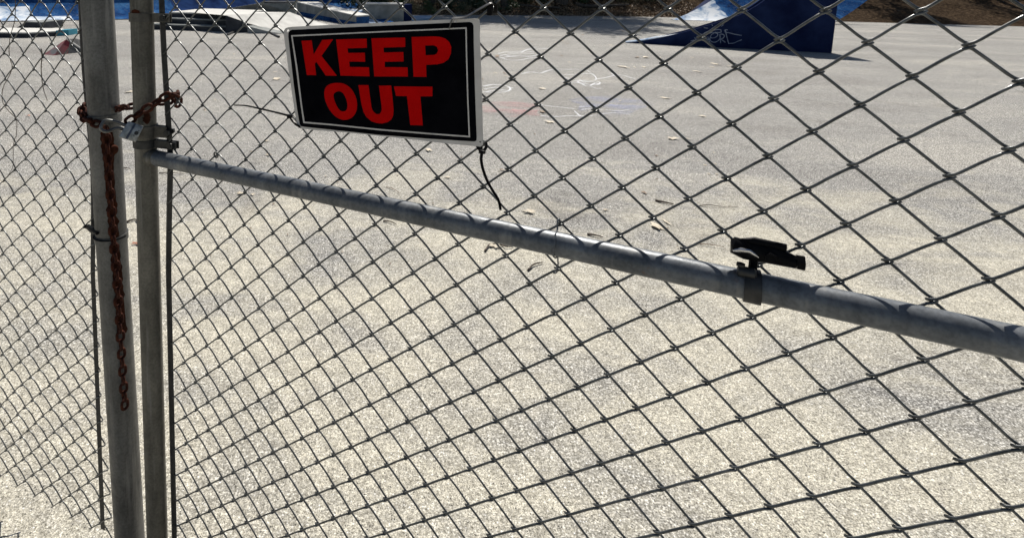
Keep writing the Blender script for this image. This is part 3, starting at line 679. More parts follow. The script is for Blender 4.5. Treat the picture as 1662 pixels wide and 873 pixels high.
P=[fpx(67,96,.006),fpx(70,99,.009)]; m.tube(P,.0008,5); m.tube([fpx(68,108,.006),fpx(66.5,112,.009)],.0008,5)
o=m.build('dead_twig','twig_bark',smooth='all',origin=fpx(70,95,.005)); tag(o,'short dark dead twig hanging in the fence wires below the red ramp','twig')

# ------------------------------------------------------------------ ground
def grid_mesh(x0,x1,y0,y1,nx,ny,zf):
    m=MB(); vs=[(x0+(x1-x0)*i/nx, y0+(y1-y0)*j/ny, zf(x0+(x1-x0)*i/nx, y0+(y1-y0)*j/ny)) for j in range(ny+1) for i in range(nx+1)]
    m.add(vs,[(j*(nx+1)+i,j*(nx+1)+i+1,(j+1)*(nx+1)+i+1,(j+1)*(nx+1)+i) for j in range(ny) for i in range(nx)]); return m
m = MB(); m.add([(-400,-60,0),(400,-60,0),(400,700,0),(-400,700,0)],[(0,1,2,3)])
tag(m.build('ground','asphalt',origin=(0,0,0),recalc=False),kind='structure')

def up(p, z): return Vector((p.x,p.y,z))
def extr(m, prof, base, axis_len, width):
    """profile [(t,z)...] along axis_len from base, extruded along width"""
    a=Vector(base); q=[a+axis_len*t+Vector((0,0,z)) for t,z in prof]; m.prism(q,[p+width for p in q])
# ---- long blue quarter pipe across the back left
def quarter(name, a, b, run, h, lip, mats, label, group=None, worn=None, cat='skate ramp', below=0):
    """a, b: toe line on the ground; rises away from the viewer over 'run' to height h"""
    d=(b-a).normalized(); nrm=Vector((-d.y,d.x,0)); nrm = nrm if nrm.y>0 else -nrm
    L=(b-a).length; n=max(6,int(L/.8)); k=12
    prof=[(run*math.sin(R_(t*82/k))/math.sin(R_(82)), h*(1-math.cos(R_(t*82/k)))/(1-math.cos(R_(82)))) for t in range(k+1)]
    e=empty(name, a, label, cat, group)
    mb=MB(); vs=[a+d*(L*i/n)+nrm*p+Vector((0,0,z+.02)) for i in range(n+1) for p,z in prof]
    mb.add(vs,[(i*(k+1)+j,(i+1)*(k+1)+j,(i+1)*(k+1)+j+1,i*(k+1)+j+1) for i in range(n) for j in range(k)])
    mb.build('ramp_surface',mats[0],e,smooth='all',recalc=False)
    mb=MB()
    for s0 in (a,b):
        off = d*(.02 if s0 is b else -.02)
        mb.poly([[s0+nrm*p+Vector((0,0,z)) for p,z in prof]+[s0+nrm*(run+1.2)+Vector((0,0,h)),s0+nrm*(run+1.2)]],off)
    mb.build('side_panel',mats[1],e)
    mb=MB(); mb.box(a+nrm*(run)+Vector((0,0,h-.06)), b-a, nrm*1.2, Vector((0,0,.06))); mb.build('deck',mats[2],e)
    mb=MB(); mb.tube([a+nrm*run+Vector((0,0,h+.03)), b+nrm*run+Vector((0,0,h+.03))],.03,10); mb.build('coping','galvanised',e,smooth=True)
    mb=MB(); mb.box(a-nrm*.10+Vector((0,0,.0)), b-a, nrm*.12, Vector((0,0,.022))); mb.build('toe_plate','dark_side',e)
    return e,d,nrm
a,b=G(-260,41),G(297,30.5)
qe,qd,qn=quarter('quarter_pipe',a,b,2.2,1.7,0,('blue_paint','navy_paint','grey_concrete'),'long blue graffiti covered quarter pipe behind the fence at back left')
# dappled sun low on it, painted as a whitish band
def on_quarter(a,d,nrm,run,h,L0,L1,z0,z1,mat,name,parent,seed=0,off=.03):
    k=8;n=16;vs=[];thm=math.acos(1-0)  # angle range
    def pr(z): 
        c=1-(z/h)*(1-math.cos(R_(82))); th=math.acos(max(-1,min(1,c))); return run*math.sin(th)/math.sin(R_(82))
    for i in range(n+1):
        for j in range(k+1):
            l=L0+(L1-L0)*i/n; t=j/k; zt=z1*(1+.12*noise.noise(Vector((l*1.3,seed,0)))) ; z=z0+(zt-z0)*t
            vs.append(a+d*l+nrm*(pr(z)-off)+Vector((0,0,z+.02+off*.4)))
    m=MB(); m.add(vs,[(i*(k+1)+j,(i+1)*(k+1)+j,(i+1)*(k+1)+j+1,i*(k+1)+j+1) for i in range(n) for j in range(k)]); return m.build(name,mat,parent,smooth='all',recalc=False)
def along(p): return (p-a).dot(qd)
on_quarter(a,qd,qn,2.2,1.7,along(G(-200,40)),along(G(57,38)),.0,.42,'worn_sunlit_white_blue','pale_patch',qe,3)
on_quarter(a,qd,qn,2.2,1.7,along(G(57,38)),along(G(128,38)),.0,.09,'worn_sunlit_white_blue','pale_patch',qe,4)  # thinner whitish strip along the toe
# ---- second blue ramp further right at the back
a2,b2=G(300,27),G(560,14)
q2,_,_=quarter('quarter_pipe',a2,b2,2.2,1.9,0,('navy_mid','navy_paint','grey_concrete'),'dark blue quarter pipe behind the concrete steps and banks')
a3,b3_=G(470,24),G(600,23.5)
q3,_,_=quarter('quarter_pipe',a3,b3_,2.4,1.6,0,('blue_paint','navy_paint','grey_concrete'),'farthest blue quarter pipe above the sign behind a grey block')

# ---- low platform at left: white top, dark edge, teal end
nl,nr,fl=G(-140,57),G(110,58),G(-120,49.5)
mid=G(45,62)
e=empty('low_platform',mid,'low flat skate platform with pale top and teal painted right end','skate platform')
hz=HT(mid,53.2)
e_far=G(97,52.2); fl2=G(-120,51)
foot_l=[G(-140,60),mid,nr,G(99,54.5),G(-120,52.5)]
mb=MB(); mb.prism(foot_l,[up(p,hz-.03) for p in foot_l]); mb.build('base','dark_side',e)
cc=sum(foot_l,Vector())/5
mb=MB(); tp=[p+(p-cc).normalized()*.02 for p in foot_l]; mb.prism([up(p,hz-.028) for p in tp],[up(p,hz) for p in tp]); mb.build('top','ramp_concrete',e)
t0=G(98,59.6); dd=(nr-mid).normalized(); nn=Vector((dd.y,-dd.x,0)); nn=nn if nn.y<0 else -nn
mb=MB(); mb.prism([nr-dd*.30+nn*.03, nr+dd*.01+nn*.03, nr+dd*.01+Vector((-.0,.45,0)), nr-dd*.30+Vector((0,.45,0))],[up(p,hz+.012) for p in [nr-dd*.30+nn*.03, nr+dd*.01+nn*.03, nr+dd*.01+Vector((0,.45,0)), nr-dd*.30+Vector((0,.45,0))]]); mb.build('painted_end','teal_paint',e)
# ---- small dark wedge behind it
p0,p1=G(22,47.5),G(67,48.5); hh=HT(p1,37.5)
e=empty('wedge_ramp',p0,'small dark grey wedge ramp standing just behind the low pale topped platform','skate ramp')
bk=Vector((0,1.1,0)); pm=p0.lerp(p1,.42)
mb=MB(); mb.poly([[p0,p1,up(p1,hh),up(pm,hh),up(p0.lerp(p1,.12),hh*.2)]],bk); mb.build('base','dark_side',e)
mb=MB(); mb.box(up(pm,hh)+Vector((0,0,.002)),p1-pm,bk,Vector((0,0,.015))); mb.build('top','grey_concrete',e)
# ---- pyramid kicker with faded red paint
L0,L1,F0,F1=G(70,89),G(90,90),G(136,85),G(118,80)
apex=G(104,88)+Vector((0,.10,0)); ah=HT(apex,64); 
e=empty('pyramid_ramp',L1,'small pyramid ramp with faded red paint left of the thick leaning post','skate ramp')
base=[L0,G(88,90.5),F0,F0+Vector((-.1,1.0,0)),L0+Vector((.35,1.0,0))]
ap=up(apex,ah); ap2=ap+Vector((.05,.25,-.01))
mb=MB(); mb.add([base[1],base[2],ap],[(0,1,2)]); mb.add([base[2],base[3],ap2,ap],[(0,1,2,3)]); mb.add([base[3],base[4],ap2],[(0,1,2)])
mb.build('grey_face','shaded_face',e)
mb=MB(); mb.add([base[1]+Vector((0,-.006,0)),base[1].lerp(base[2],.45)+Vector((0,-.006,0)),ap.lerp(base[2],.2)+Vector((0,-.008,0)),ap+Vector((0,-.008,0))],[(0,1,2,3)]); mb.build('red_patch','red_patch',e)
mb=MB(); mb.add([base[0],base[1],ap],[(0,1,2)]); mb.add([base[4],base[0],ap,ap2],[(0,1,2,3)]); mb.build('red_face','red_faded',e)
w_=(base[2]-ap); mb=MB(); mb.tube([ap+Vector((0,0,.012)),ap+w_*.97+Vector((0,.03,.02))],.018,6); mb.build('edge_strip','ramp_concrete',e)
# ---- concrete funbox: steps at the left, sloping bank to the right
s0=G(243,48.0); s1=G(372,52.5)
dd=(s1-s0).normalized(); nn=Vector((-dd.y,dd.x,0)); nn=nn if nn.y>0 else -nn
Hf=HT(s1,25.2)
e=empty('concrete_funbox',s1,'pale topped concrete skate funbox with dark front steps and a long white bank','skate ramp')
sL=(s1-s0).length
for k in range(3):
    zz=Hf*(k+1)/3; off=nn*(.34*k)
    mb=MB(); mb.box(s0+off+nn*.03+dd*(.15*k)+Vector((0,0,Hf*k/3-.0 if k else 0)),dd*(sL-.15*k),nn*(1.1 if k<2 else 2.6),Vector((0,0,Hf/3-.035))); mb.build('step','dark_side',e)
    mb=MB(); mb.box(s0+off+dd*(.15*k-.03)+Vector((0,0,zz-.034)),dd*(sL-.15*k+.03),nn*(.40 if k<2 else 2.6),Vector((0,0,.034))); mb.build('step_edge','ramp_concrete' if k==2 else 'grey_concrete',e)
# bank: from corner s1 sloping down towards the viewer's right
tf=G(457,52.5); tb_=G(560,43)                     # toe of the bank on the ground
s1t=up(s1+nn*.68,Hf); 
bkp=G(365,50); topL=up(G(300,48)+nn*1.9,Hf)
ctl=s1+nn*.1
topFrontL=up(ctl-dd*.55+nn*.6,Hf); topFront=V(400,27,ctl.y+.5); topFront.z=Hf*.93
T0=V(366,26,ctl.y+.45); T0.z=Hf; T1=V(425,37.5,ctl.y+.35); T1.z=Hf*.50
B0=V(470,20.5,ctl.y+3.6); B0.z=Hf
B0=PL(470,20.5,Vector((0,0,Hf)),Vector((0,0,1))); A0=PL(366,25.8,Vector((0,0,Hf)),Vector((0,0,1))); Cc=PL(340,21,Vector((0,0,Hf)),Vector((0,0,1)))
toeR=G(545,43.5)
n_=14; left=[];right=[]
for i in range(n_+1):
    t=i/n_; zt=Hf*(1-t)**1.25 if t<1 else 0
    pl_=A0.lerp(tf,t); pr_=B0.lerp(toeR,t); left.append(up(pl_,zt+.012)); right.append(up(pr_,zt+.012))
mb=MB(); mb.add(left+right,[(i,i+1,n_+2+i,n_+1+i) for i in range(n_)]); mb.build('bank','ramp_concrete',e,recalc=False,smooth='all')
mb=MB(); mb.add([up(A0,Hf+.004),up(B0,Hf+.004),up(Cc+Vector((0,.6,0)),Hf+.004),up(s0+nn*1.2+dd*.2,Hf+.004)],[(0,1,2,3)]); mb.build('deck','ramp_concrete',e,recalc=False)
mb=MB(); lo=[up(p,0) for p in left]; mb.add([p-Vector((0,0,.014)) for p in left]+lo,[(i,i+1,n_+2+i,n_+1+i) for i in range(n_)])
mb.add([s1+nn*.03,up(s1+nn*.03,Hf-.04),up(A0,Hf-.01),up(A0,0)],[(0,1,2,3)])
mb.build('side_wall','dark_side',e,recalc=False)
# metal transition plate at its toe and two loose bars
c0=G(405,53.2); c1=G(457,54.0)
mb=MB(); P=[up(c0.lerp(c1,t)+Vector((0,-.25,0)), .20*(1-t)**1.3+.012) for t in [k/8 for k in range(9)]]; Q=[p+Vector((.15,.5,0)) for p in P]
mb.add(P+Q,[(i,i+1,10+i,9+i) for i in range(8)]); mb.add(P+[up(p,0) for p in P],[(i,i+1,10+i,9+i) for i in range(8)]); o=mb.build('metal_plate','grey_concrete',recalc=True,origin=c0); tag(o,'thin pale curved metal plate lying at the toe of the white bank','metal plate')
for (xa,ya,xb,yb,lab) in ((369,58.5,384,52,'short dark steel bar lying on the asphalt in front of the funbox steps'),(437,54,453,62,'dark bar lying slanted on the asphalt just left of the sign corner')):
    p=G(xa,ya); q=G(xb,yb); mb=MB(); mb.tube([up(p,.03),up(q,.03)],.03,6); o=mb.build('steel_bar','dark_steel',origin=p); tag(o,lab,'steel bar')
# ---- grey block behind the bank (its top runs down to the left)
g0,g1=G(372,24.5),G(480,24.5); hb=HT(g1,5.5); ext=Vector((0,2.0,0))
e=empty('concrete_block',g0,'dark grey concrete ledge block with tapered left end behind the white bank','skate ledge')
gm=G(424,24.5)
mb=MB(); gl=G(338,22); mb.poly([[gl,g1,up(g1,hb),up(gm,hb*.98),up(gl,.08)]],ext); mb.build('base','grey_concrete',e)
mb=MB(); mb.box(up(gm,hb+.002)-Vector((.03,.04,0)),g1-gm+Vector((.03,0,0)),ext,Vector((0,0,.035))); mb.build('top','dark_side',e)
# ---- long ledge running towards the viewer at the right of it
A1=G(482,25.5); B1=G(578,43.0); C1=G(592,42.0)
hA=HT(A1,5); hB=HT(B1,27.5)
e=empty('long_ledge',B1,'long grey ledge with bright white top and blue end running behind the sign','skate ledge')
wv=(C1-B1)
farw=(G(497,24.5)-A1)
q=[A1,B1,C1+Vector((.15,.3,0)),A1+Vector((.9,.6,0))]
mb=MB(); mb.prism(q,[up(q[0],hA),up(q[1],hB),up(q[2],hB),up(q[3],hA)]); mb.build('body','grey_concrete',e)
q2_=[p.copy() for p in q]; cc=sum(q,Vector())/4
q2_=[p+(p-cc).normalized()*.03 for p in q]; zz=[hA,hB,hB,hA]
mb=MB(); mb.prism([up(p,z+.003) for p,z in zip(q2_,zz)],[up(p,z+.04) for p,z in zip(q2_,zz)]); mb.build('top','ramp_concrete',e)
fd=(B1-A1).normalized(); fn=Vector((fd.y,-fd.x,0)); fn=fn if fn.y<0 else -fn
mb=MB(); mb.prism([A1+fn*.012,B1+fn*.012,B1+fn*.004,A1+fn*.004],[up(A1+fn*.012,hA*.34),up(B1+fn*.012,hB*.40),up(B1+fn*.004,hB*.40),up(A1+fn*.004,hA*.34)]); mb.build('painted_stripe','blue_paint',e)
mb=MB(); fe=(q[2]-q[1]); en=Vector((fe.y,-fe.x,0)).normalized(); en=en if en.y<0 else -en
mb.prism([q[1]+en*.01,q[2]+en*.01,q[2]+en*.003,q[1]+en*.003],[up(q[1]+en*.01,hB-.02),up(q[2]+en*.01,hB-.02),up(q[2]+en*.003,hB-.02),up(q[1]+en*.003,hB-.02)]); mb.build('painted_end','blue_paint',e)
# ---- white and blue launch ramp and grey block with navy end (above the sign)
w0,w1,w2=G(566,40),G(622,38),G(560,30)
hw=HT(G(575,31),15.5)
e=empty('launch_ramp',w0,'worn white and blue launch ramp just behind the blue end of the long ledge','skate ramp')
bL=G(540,31); bR=G(592,31)
P0=[up(bL,hw),up(bR,hw)]; n_=8; va=[];vb=[]
for i in range(n_+1):
    t=i/n_; z=hw*(1-t)**1.8+.012; va.append(up(P0[0].lerp(G(560,41),t),z)); vb.append(up(P0[1].lerp(G(622,38.5),t),z))
mb=MB(); mb.add(va+vb,[(i,i+1,n_+2+i,n_+1+i) for i in range(n_)]); mb.build('ramp_surface','worn_sunlit_white_blue',e,recalc=False,smooth='all')
mb=MB(); off=Vector((.42,.25,0)); vc=[p+off for p in vb]; mb.add([p+Vector((0,0,.004)) for p in vb]+[p+Vector((0,0,.05)) for p in vc]+[up(p,0) for p in vc],[(i,i+1,n_+2+i,n_+1+i) for i in range(n_)]+[(n_+1+i,n_+2+i,2*n_+3+i,2*n_+2+i) for i in range(n_)]); mb.build('side_panel','blue_paint',e,recalc=False)
u0,u1,u2=G(604,35.5),G(655,35.5),G(668,34.0); hu=HT(u1,8.3)
e=empty('concrete_block',u0,'tall blue grey concrete block with navy painted right end just above the sign','skate ledge')
bk=Vector((0,1.4,0))
ul=G(588,35.5)
mb=MB(); mb.poly([[ul,u1,up(u1,hu),up(ul,hu)]],bk); mb.build('body','grey_concrete',e)
mb=MB(); q=[u1+Vector((.012,0,0)),u2,u2+bk,u1+bk+Vector((.012,0,0))]; mb.prism(q,[up(p,hu-.01) for p in q]); mb.build('painted_end','navy_paint',e)
mb=MB(); mb.box(up(ul,hu+.003)-Vector((0,.04,0)),(u1-ul),bk,Vector((0,0,.035))); mb.build('top','ramp_concrete',e)
v0=[G(668,35),G(702,32.5),G(700,28),G(668,28.5)]; mb=MB(); mb.prism(v0,[up(p,.07) for p in v0]); o=mb.build('ramp_plate','pale_blue_paint',origin=v0[0]); tag(o,'flat blue painted plate on the ground beside the navy block end','plate')

# ---- right: near quarter pipe seen from its navy side, graffiti on it
toe=G(1016,70.2); br=G(1200,79.3); dd=(br-toe).normalized(); nn=Vector((-dd.y,dd.x,0)); nn=nn if nn.y>0 else -nn
def on_side(x,y,h=0): return PL(x,y,toe-nn*h,nn)
prof=[]
for x,y in ((1016,70),(1032,68.4),(1050,65.6),(1070,62),(1090,57.6),(1110,52.6),(1120,50),(1140,44.3),(1160,38.2),(1180,31.8),(1200,25)):
    p=on_side(x,y); prof.append(((p-toe).dot(dd), max(.005,p.z)))
ln=prof[-1]; 
for k in range(1,9): prof.append((ln[0]+.13*k, ln[1]+.075*k+.006*k*k))
Hq=prof[-1][1]; endx=prof[-1][0]
e=empty('quarter_pipe',toe,'near right quarter pipe with navy side panel and pale scrawled graffiti','skate ramp')
Wd=nn*.30
mb=MB(); mb.poly([[toe+dd*t+Vector((0,0,z)) for t,z in prof]+[toe+dd*(endx+1.1)+Vector((0,0,Hq)),toe+dd*(endx+1.1)]],nn*.05); mb.build('side_panel','navy_paint',e)
mb=MB(); mb.poly([[toe+Wd+dd*t+Vector((0,0,z)) for t,z in prof]+[toe+Wd+dd*(endx+1.1)+Vector((0,0,Hq)),toe+Wd+dd*(endx+1.1)]],nn*.05); mb.build('side_panel','navy_paint',e)
n_=len(prof); A=[toe+nn*.004+dd*t+Vector((0,0,z+.012)) for t,z in prof]; B=[p+Wd+nn*.06 for p in A]
mb=MB(); A=[p-Vector((0,0,.16*min(1,max(0,(i-3)/6)))) for i,p in enumerate(A)]; B=[p+Wd+nn*.06 for p in A]; mb.add(A+B+[p-Vector((0,0,.012)) for p in A],[(i,i+1,n_+i+1,n_+i) for i in range(n_-1)]+[(2*n_+i,2*n_+i+1,i+1,i) for i in range(n_-1)]); mb.build('ramp_surface','worn_sunlit_white_blue',e,recalc=False,smooth='all')
mb=MB(); mb.box(toe-nn*.01+dd*endx+Vector((0,0,Hq-.02)),dd*1.1,Wd+nn*.06,Vector((0,0,.05))); mb.build('deck','grey_concrete',e)
mb=MB(); mb.tube([toe-nn*.02+dd*endx+Vector((0,0,Hq+.04)),toe+Wd+nn*.07+dd*endx+Vector((0,0,Hq+.04))],.03,10); mb.build('coping','galvanised',e,smooth=True)
gz=9.233
STR=[[(1160,620),(1200,595),(1245,562)],[(1188,555),(1205,600),(1218,642)],[(1165,585),(1230,600)],
 [(1290,500),(1250,520),(1225,560),(1222,600),(1245,628),(1290,638),(1340,620),(1372,585)],[(1240,575),(1290,570),(1330,545),(1338,515),(1300,498)],
 [(1130,505),(1180,480),(1250,460),(1370,447),(1388,470),(1380,492),(1290,492),(1215,500)],
 [(1368,515),(1375,580),(1382,652)],[(1378,515),(1425,522),(1436,552),(1415,580),(1388,590),(1420,615),(1455,642)],
 [(1436,462),(1460,452),(1492,452)],[(1452,462),(1470,540),(1488,610),(1503,665)],[(1440,482),(1520,500),(1600,520),(1700,535)],[(1500,655),(1580,650),(1640,622),(1700,600)],
 [(990,570),(1015,590),(1040,610)],[(930,620),(985,605)],[(1130,420),(1160,425),(1190,428)],[(1390,400),(1425,375)],[(1250,375),(1262,390)]]
mb=MB()
for st in STR:
    P=spline([on_side(1020+x/gz,y/gz,.006) for x,y in st],5); mb.tube(P,.0095,5,flat=1)
mb.v=[tuple(Vector(v)+nn*((toe-nn*.004-Vector(v)).dot(nn))*.85) for v in mb.v]
mb.build('graffiti','spray_paint',e)
# ---- far right quarter pipe with worn white face, blue above
r0,r1=G(1088,33.0),G(1235,37.5)
d2=(r1-r0).normalized(); n2=Vector((-d2.y,d2.x,0)); n2=n2 if n2.y>0 else -n2
e=empty('quarter_pipe',r0,'far right quarter pipe with worn white face and blue top below the trees','skate ramp')
k=12; n=30; run=4.4; h=1.45
slant=d2*.62
def face(i,t): return r0+(r1-r0+d2*3)*(i/n)+(n2*.45+slant).normalized()*(run*t)+Vector((0,0,h*t**1.35+.02))
cut=lambda i: max(.22,.80-.62*(i/n)*3.0)+.012*math.sin(i*2.1)
for nm_,mt_,lo_,hi_ in (('ramp_surface','worn_sunlit_white_blue',lambda i:0,cut),('ramp_top','blue_paint',cut,lambda i:1)):
    mb=MB(); mb.add([face(i,lo_(i)+(hi_(i)-lo_(i))*j/k) for i in range(n+1) for j in range(k+1)],[(i*(k+1)+j,(i+1)*(k+1)+j,(i+1)*(k+1)+j+1,i*(k+1)+j+1) for i in range(n) for j in range(k)]); mb.build(nm_,mt_,e,smooth='all',recalc=False)
lf=[face(0,j/k)-Vector((0,0,.02)) for j in range(k+1)]
mb=MB(); mb.poly([lf+[lf[-1]+n2*1.0,up(lf[-1]+n2*1.0,0),up(lf[-1],0)]],d2*-.03); mb.build('side_panel','navy_paint',e)

# ------------------------------------------------------------------ woodland bank
EDGE=[G(560,23),G(690,25.2),G(850,25.5),G(1050,28),G(1180,31),G(1700,45)]
def edge_y(x):
    for p,q in zip(EDGE,EDGE[1:]):
        if p.x<=x<=q.x: return p.y+(q.y-p.y)*(x-p.x)/(q.x-p.x)
    return EDGE[0].y+(EDGE[0].x-x)*.02 if x<EDGE[0].x else EDGE[-1].y
def bank_z(x,y):
    t=y-edge_y(x)+.35*noise.noise(Vector((x*.4,1.7,0)))
    if t<=0: return -.08
    n1=noise.fractal(Vector((x*.45,y*.45,0)),1,2,4)
    return -.03+min(3.2,.05*t+.30*min(t,9)*.72)+.22*n1*min(1,t*.6)
mb=grid_mesh(-2.5,90,12,62,300,150,bank_z)
tag(mb.build('leafy_bank','leaf_litter',smooth='all',recalc=False,origin=(0,20,0)),kind='structure')
mb=grid_mesh(-60,-2.4,40,90,60,50,lambda x,y: min(4,.12*(y-40.1))-.05+.15*noise.noise(Vector((x*.4,y*.4,3)))*min(1,(y-40)*.5))
tag(mb.build('leafy_hill','leaf_litter',smooth='all',recalc=False,origin=(-20,40,0)),kind='structure')
rg=random.Random(21)
def leafquad(m,p,s,rg):
    ax=Vector((rg.gauss(0,1),rg.gauss(0,1),rg.gauss(0,1))).normalized(); u=ax.orthogonal().normalized(); v=ax.cross(u)
    m.add([p-u*s,p-v*s*.5,p+u*s,p+v*s*.5],[(0,1,2,3)])
for mat,nm,cnt,lo,hi in (('litter_pale','leaf_litter',9000,.025,.06),('dry_leaf_brown','fallen_twigs_and_leaves',7000,.03,.08)):
    m=MB()
    for _ in range(cnt):
        x=rg.uniform(-1,20); y=edge_y(x)+abs(rg.gauss(0,1))*2.6; 
        m_p=Vector((x,y,max(0,bank_z(x,y))+rg.uniform(.0,.04))); leafquad(m,m_p,rg.uniform(lo,hi),rg)
    tag(m.build(nm,mat,recalc=False,origin=(8,26,0)),kind='stuff')
# logs lying on the bank
for x,t,l,an,r,lab in ((14.0,2.2,3.4,.10,.11,'pale fallen log on the leafy bank near the far right ramp'),(9.6,1.6,2.6,-.15,.09,'dark fallen log low on the leafy bank above the tree shadow'),(4.6,2.4,2.2,.3,.08,'thin fallen log on the bank right of the cable tie')):
    y=edge_y(x)+t; z=bank_z(x,y)+r*.8; P=[Vector((x-l/2+l*k/6, y+math.tan(an)*(-l/2+l*k/6), z+.04*noise.noise(Vector((x+k,0,0)))+ (bank_z(x-l/2+l*k/6,y)-bank_z(x,y))*.6)) for k in range(7)]
    m=MB(); m.tube(P,[r*(1.05-.06*k) for k in range(7)],10); o=m.build('fallen_log','bark',smooth=True,origin=(x,y,z)); tag(o,lab,'log')
def bush_mesh(seed,mat,n,s,rx=.6,rz=.5):
    rg=random.Random(seed); m=MB(); cl=[Vector((rg.gauss(0,rx*.5),rg.gauss(0,rx*.5),abs(rg.gauss(0,rz*.5))+.1)) for _ in range(9)]
    for _ in range(n):
        c=rg.choice(cl); p=c+Vector((rg.gauss(0,rx*.22),rg.gauss(0,rx*.22),rg.gauss(0,rz*.22))); p.z=abs(p.z); leafquad(m,p,s*rg.uniform(.6,1.4),rg)
    return m
BM={}
for nm,mat,sd in (('green','leaf_green',1),('dark','leaf_dark',2),('dry','leaf_dry_bush',3)):
    b_=bush_mesh(sd,mat,1400,.045); BM[nm]=b_
bush_me={}
spots=[(2.2,.8,'dry',1.0),(3.0,.7,'green',.9),(3.9,1.3,'dark',1.2),(5.0,1.0,'dry',.8),(5.9,1.8,'dark',1.3),(6.9,1.0,'dark',1.0),(7.9,1.5,'green',.8),(9.0,2.6,'dark',1.2),(10.3,3.2,'dry',1.0),(11.6,3.4,'dark',1.2),(13.0,3.0,'green',.9),(14.6,3.8,'dark',1.2),(16.2,3.2,'dry',1.0),(17.8,3.2,'dark',1.3),(1.4,.9,'green',1.2),(.4,1.2,'dark',1.7),(-.4,1.0,'dark',1.6)]
desc={'green':'leafy green','dark':'dense dark','dry':'sparse yellowish'}
near=['right of the navy block end','above the sign top edge','behind the cable tie','beside the cable tie knot','past the cable tie knot','low on the bank left of centre','in the middle of the bank','above the tree shadow','up the bank above fallen leaves','high on the bank','above the chalk drawings','further right up the bank','left of the far right ramp','behind the far right ramp','behind the navy block','behind the grey block left of the navy end','at far left end of the wood behind the grey block']
for i,((x,t,kd,sc),nr_) in enumerate(zip(spots,near)):
    y=edge_y(x)+t
    if kd not in bush_me:
        o=BM[kd].build('bush_leaves',{'green':'leaf_green','dark':'leaf_dark','dry':'leaf_dry_bush'}[kd],recalc=False,origin=(0,0,0)); bush_me[kd]=o.data; bpy.data.objects.remove(o)
    o=link('bush',bush_me[kd]); o.location=(x,y,bank_z(x,y)-.05); o.scale=(sc,sc,sc*.95); o.rotation_euler=(0,0,i*1.3)
    tag(o,f'{desc[kd]} bush {nr_}','bush','bushes on the woodland bank')
# trees: tapered trunk with limbs and a broken crown of small leaves
def tree_meshes(seed,h,cr_,nleaf):
    rg=random.Random(seed); tr=MB(); tips=[]
    P=[Vector((0,0,-.4))]; 
    for k in range(1,9): P.append(Vector((.12*k*rg.uniform(-.5,.5),.1*k*rg.uniform(-.5,.5),h*k/8)))
    P=spline(P,3); N=len(P); r0=.022*h+.03
    tr.tube(P,[r0*(1.35 if i<2 else 1)*(1-.85*i/N) for i in range(N)],10)
    for k in range(16):
        t=rg.uniform(.32,.97); b=P[int(t*(N-1))]; an=rg.uniform(0,6.28); L=cr_*rg.uniform(.5,1.0)*(1.15-t*.55); d=Vector((math.cos(an),math.sin(an),rg.uniform(.15,.7))).normalized()
        Q=[b,b+d*L*.4+Vector((0,0,.1)),b+d*L*.75+Vector((0,0,.05)),b+d*L+Vector((0,0,.25))]; tr.tube(Q,[r0*.34*(1-t*.5),r0*.22*(1-t*.4),r0*.13,.012],6); tips+= [Q[1].lerp(Q[2],.5),Q[2],Q[3]]
        for q in range(3):
            d2=(d+Vector((rg.gauss(0,.7),rg.gauss(0,.7),rg.gauss(0,.4)))).normalized(); s=Q[1].lerp(Q[3],rg.random()); tr.tube([s,s+d2*L*.35],[.02,.006],5); tips.append(s+d2*L*.35)
    cm=MB()
    for _ in range(nleaf):
        c=rg.choice(tips); p=c+Vector((rg.gauss(0,.34),rg.gauss(0,.34),rg.gauss(0,.26))); leafquad(cm,p,rg.uniform(.05,.11),rg)
    return tr,cm
protos=[]
for sd,h,c,nl,mt in ((1,8.5,3.0,9000,'leaf_green'),(2,7.2,2.8,8500,'leaf_dark'),(3,9.5,3.2,9500,'leaf_dark')):
    tr,cm=tree_meshes(sd,h,c,nl); a_=tr.build('trunk','bark',smooth=True,origin=(0,0,0)); b_=cm.build('crown',mt,recalc=False,origin=(0,0,0)); protos.append((a_.data,b_.data)); bpy.data.objects.remove(a_); bpy.data.objects.remove(b_)
tspots=[(1.0,2.6,0,1.0,'behind the navy ended concrete block'),(3.4,2.2,1,.9,'above the upper edge of the sign'),(5.6,3.2,2,1.0,'right of the cable tie at the sign top'),(7.6,1.7,1,1.05,'rising from the shaded middle of the bank'),(9.4,4.0,0,1.0,'further up the bank behind the shaded pavement edge'),(11.3,2.2,2,.95,'above the shadow band on the court'),(13.4,3.8,1,1.1,'behind the pale fallen log'),(15.0,7.5,0,.9,'just left of the far right ramp'),(18.4,13.0,2,1.0,'directly behind the far right ramp'),(22.5,12.5,1,1.0,'beyond the right ramps'),(26.5,10.5,0,1.1,'outermost at the right end of the bank'),(6.6,6.5,0,1.1,'deep in the wood behind the middle bushes'),(12.4,7.0,2,1.1,'deep in the wood behind the fallen log'),(33,7,1,1.0,'on the bank far beyond the right ramps'),(41,9,0,1.1,'farthest right along the bank')]
for i,(x,t,k,sc,nr_) in enumerate(tspots):
    y=edge_y(x)+t; e=empty('tree',(x,y,bank_z(x,y)),('leafy','dark','tall dark')[k]+' woodland tree '+nr_,'tree','trees on the woodland bank',rz=i*1.9); sc*=1.45 if 9<x<14 else 1.0; e.scale=(sc,sc,sc)
    link('trunk',protos[k][0],e); link('crown',protos[k][1],e)

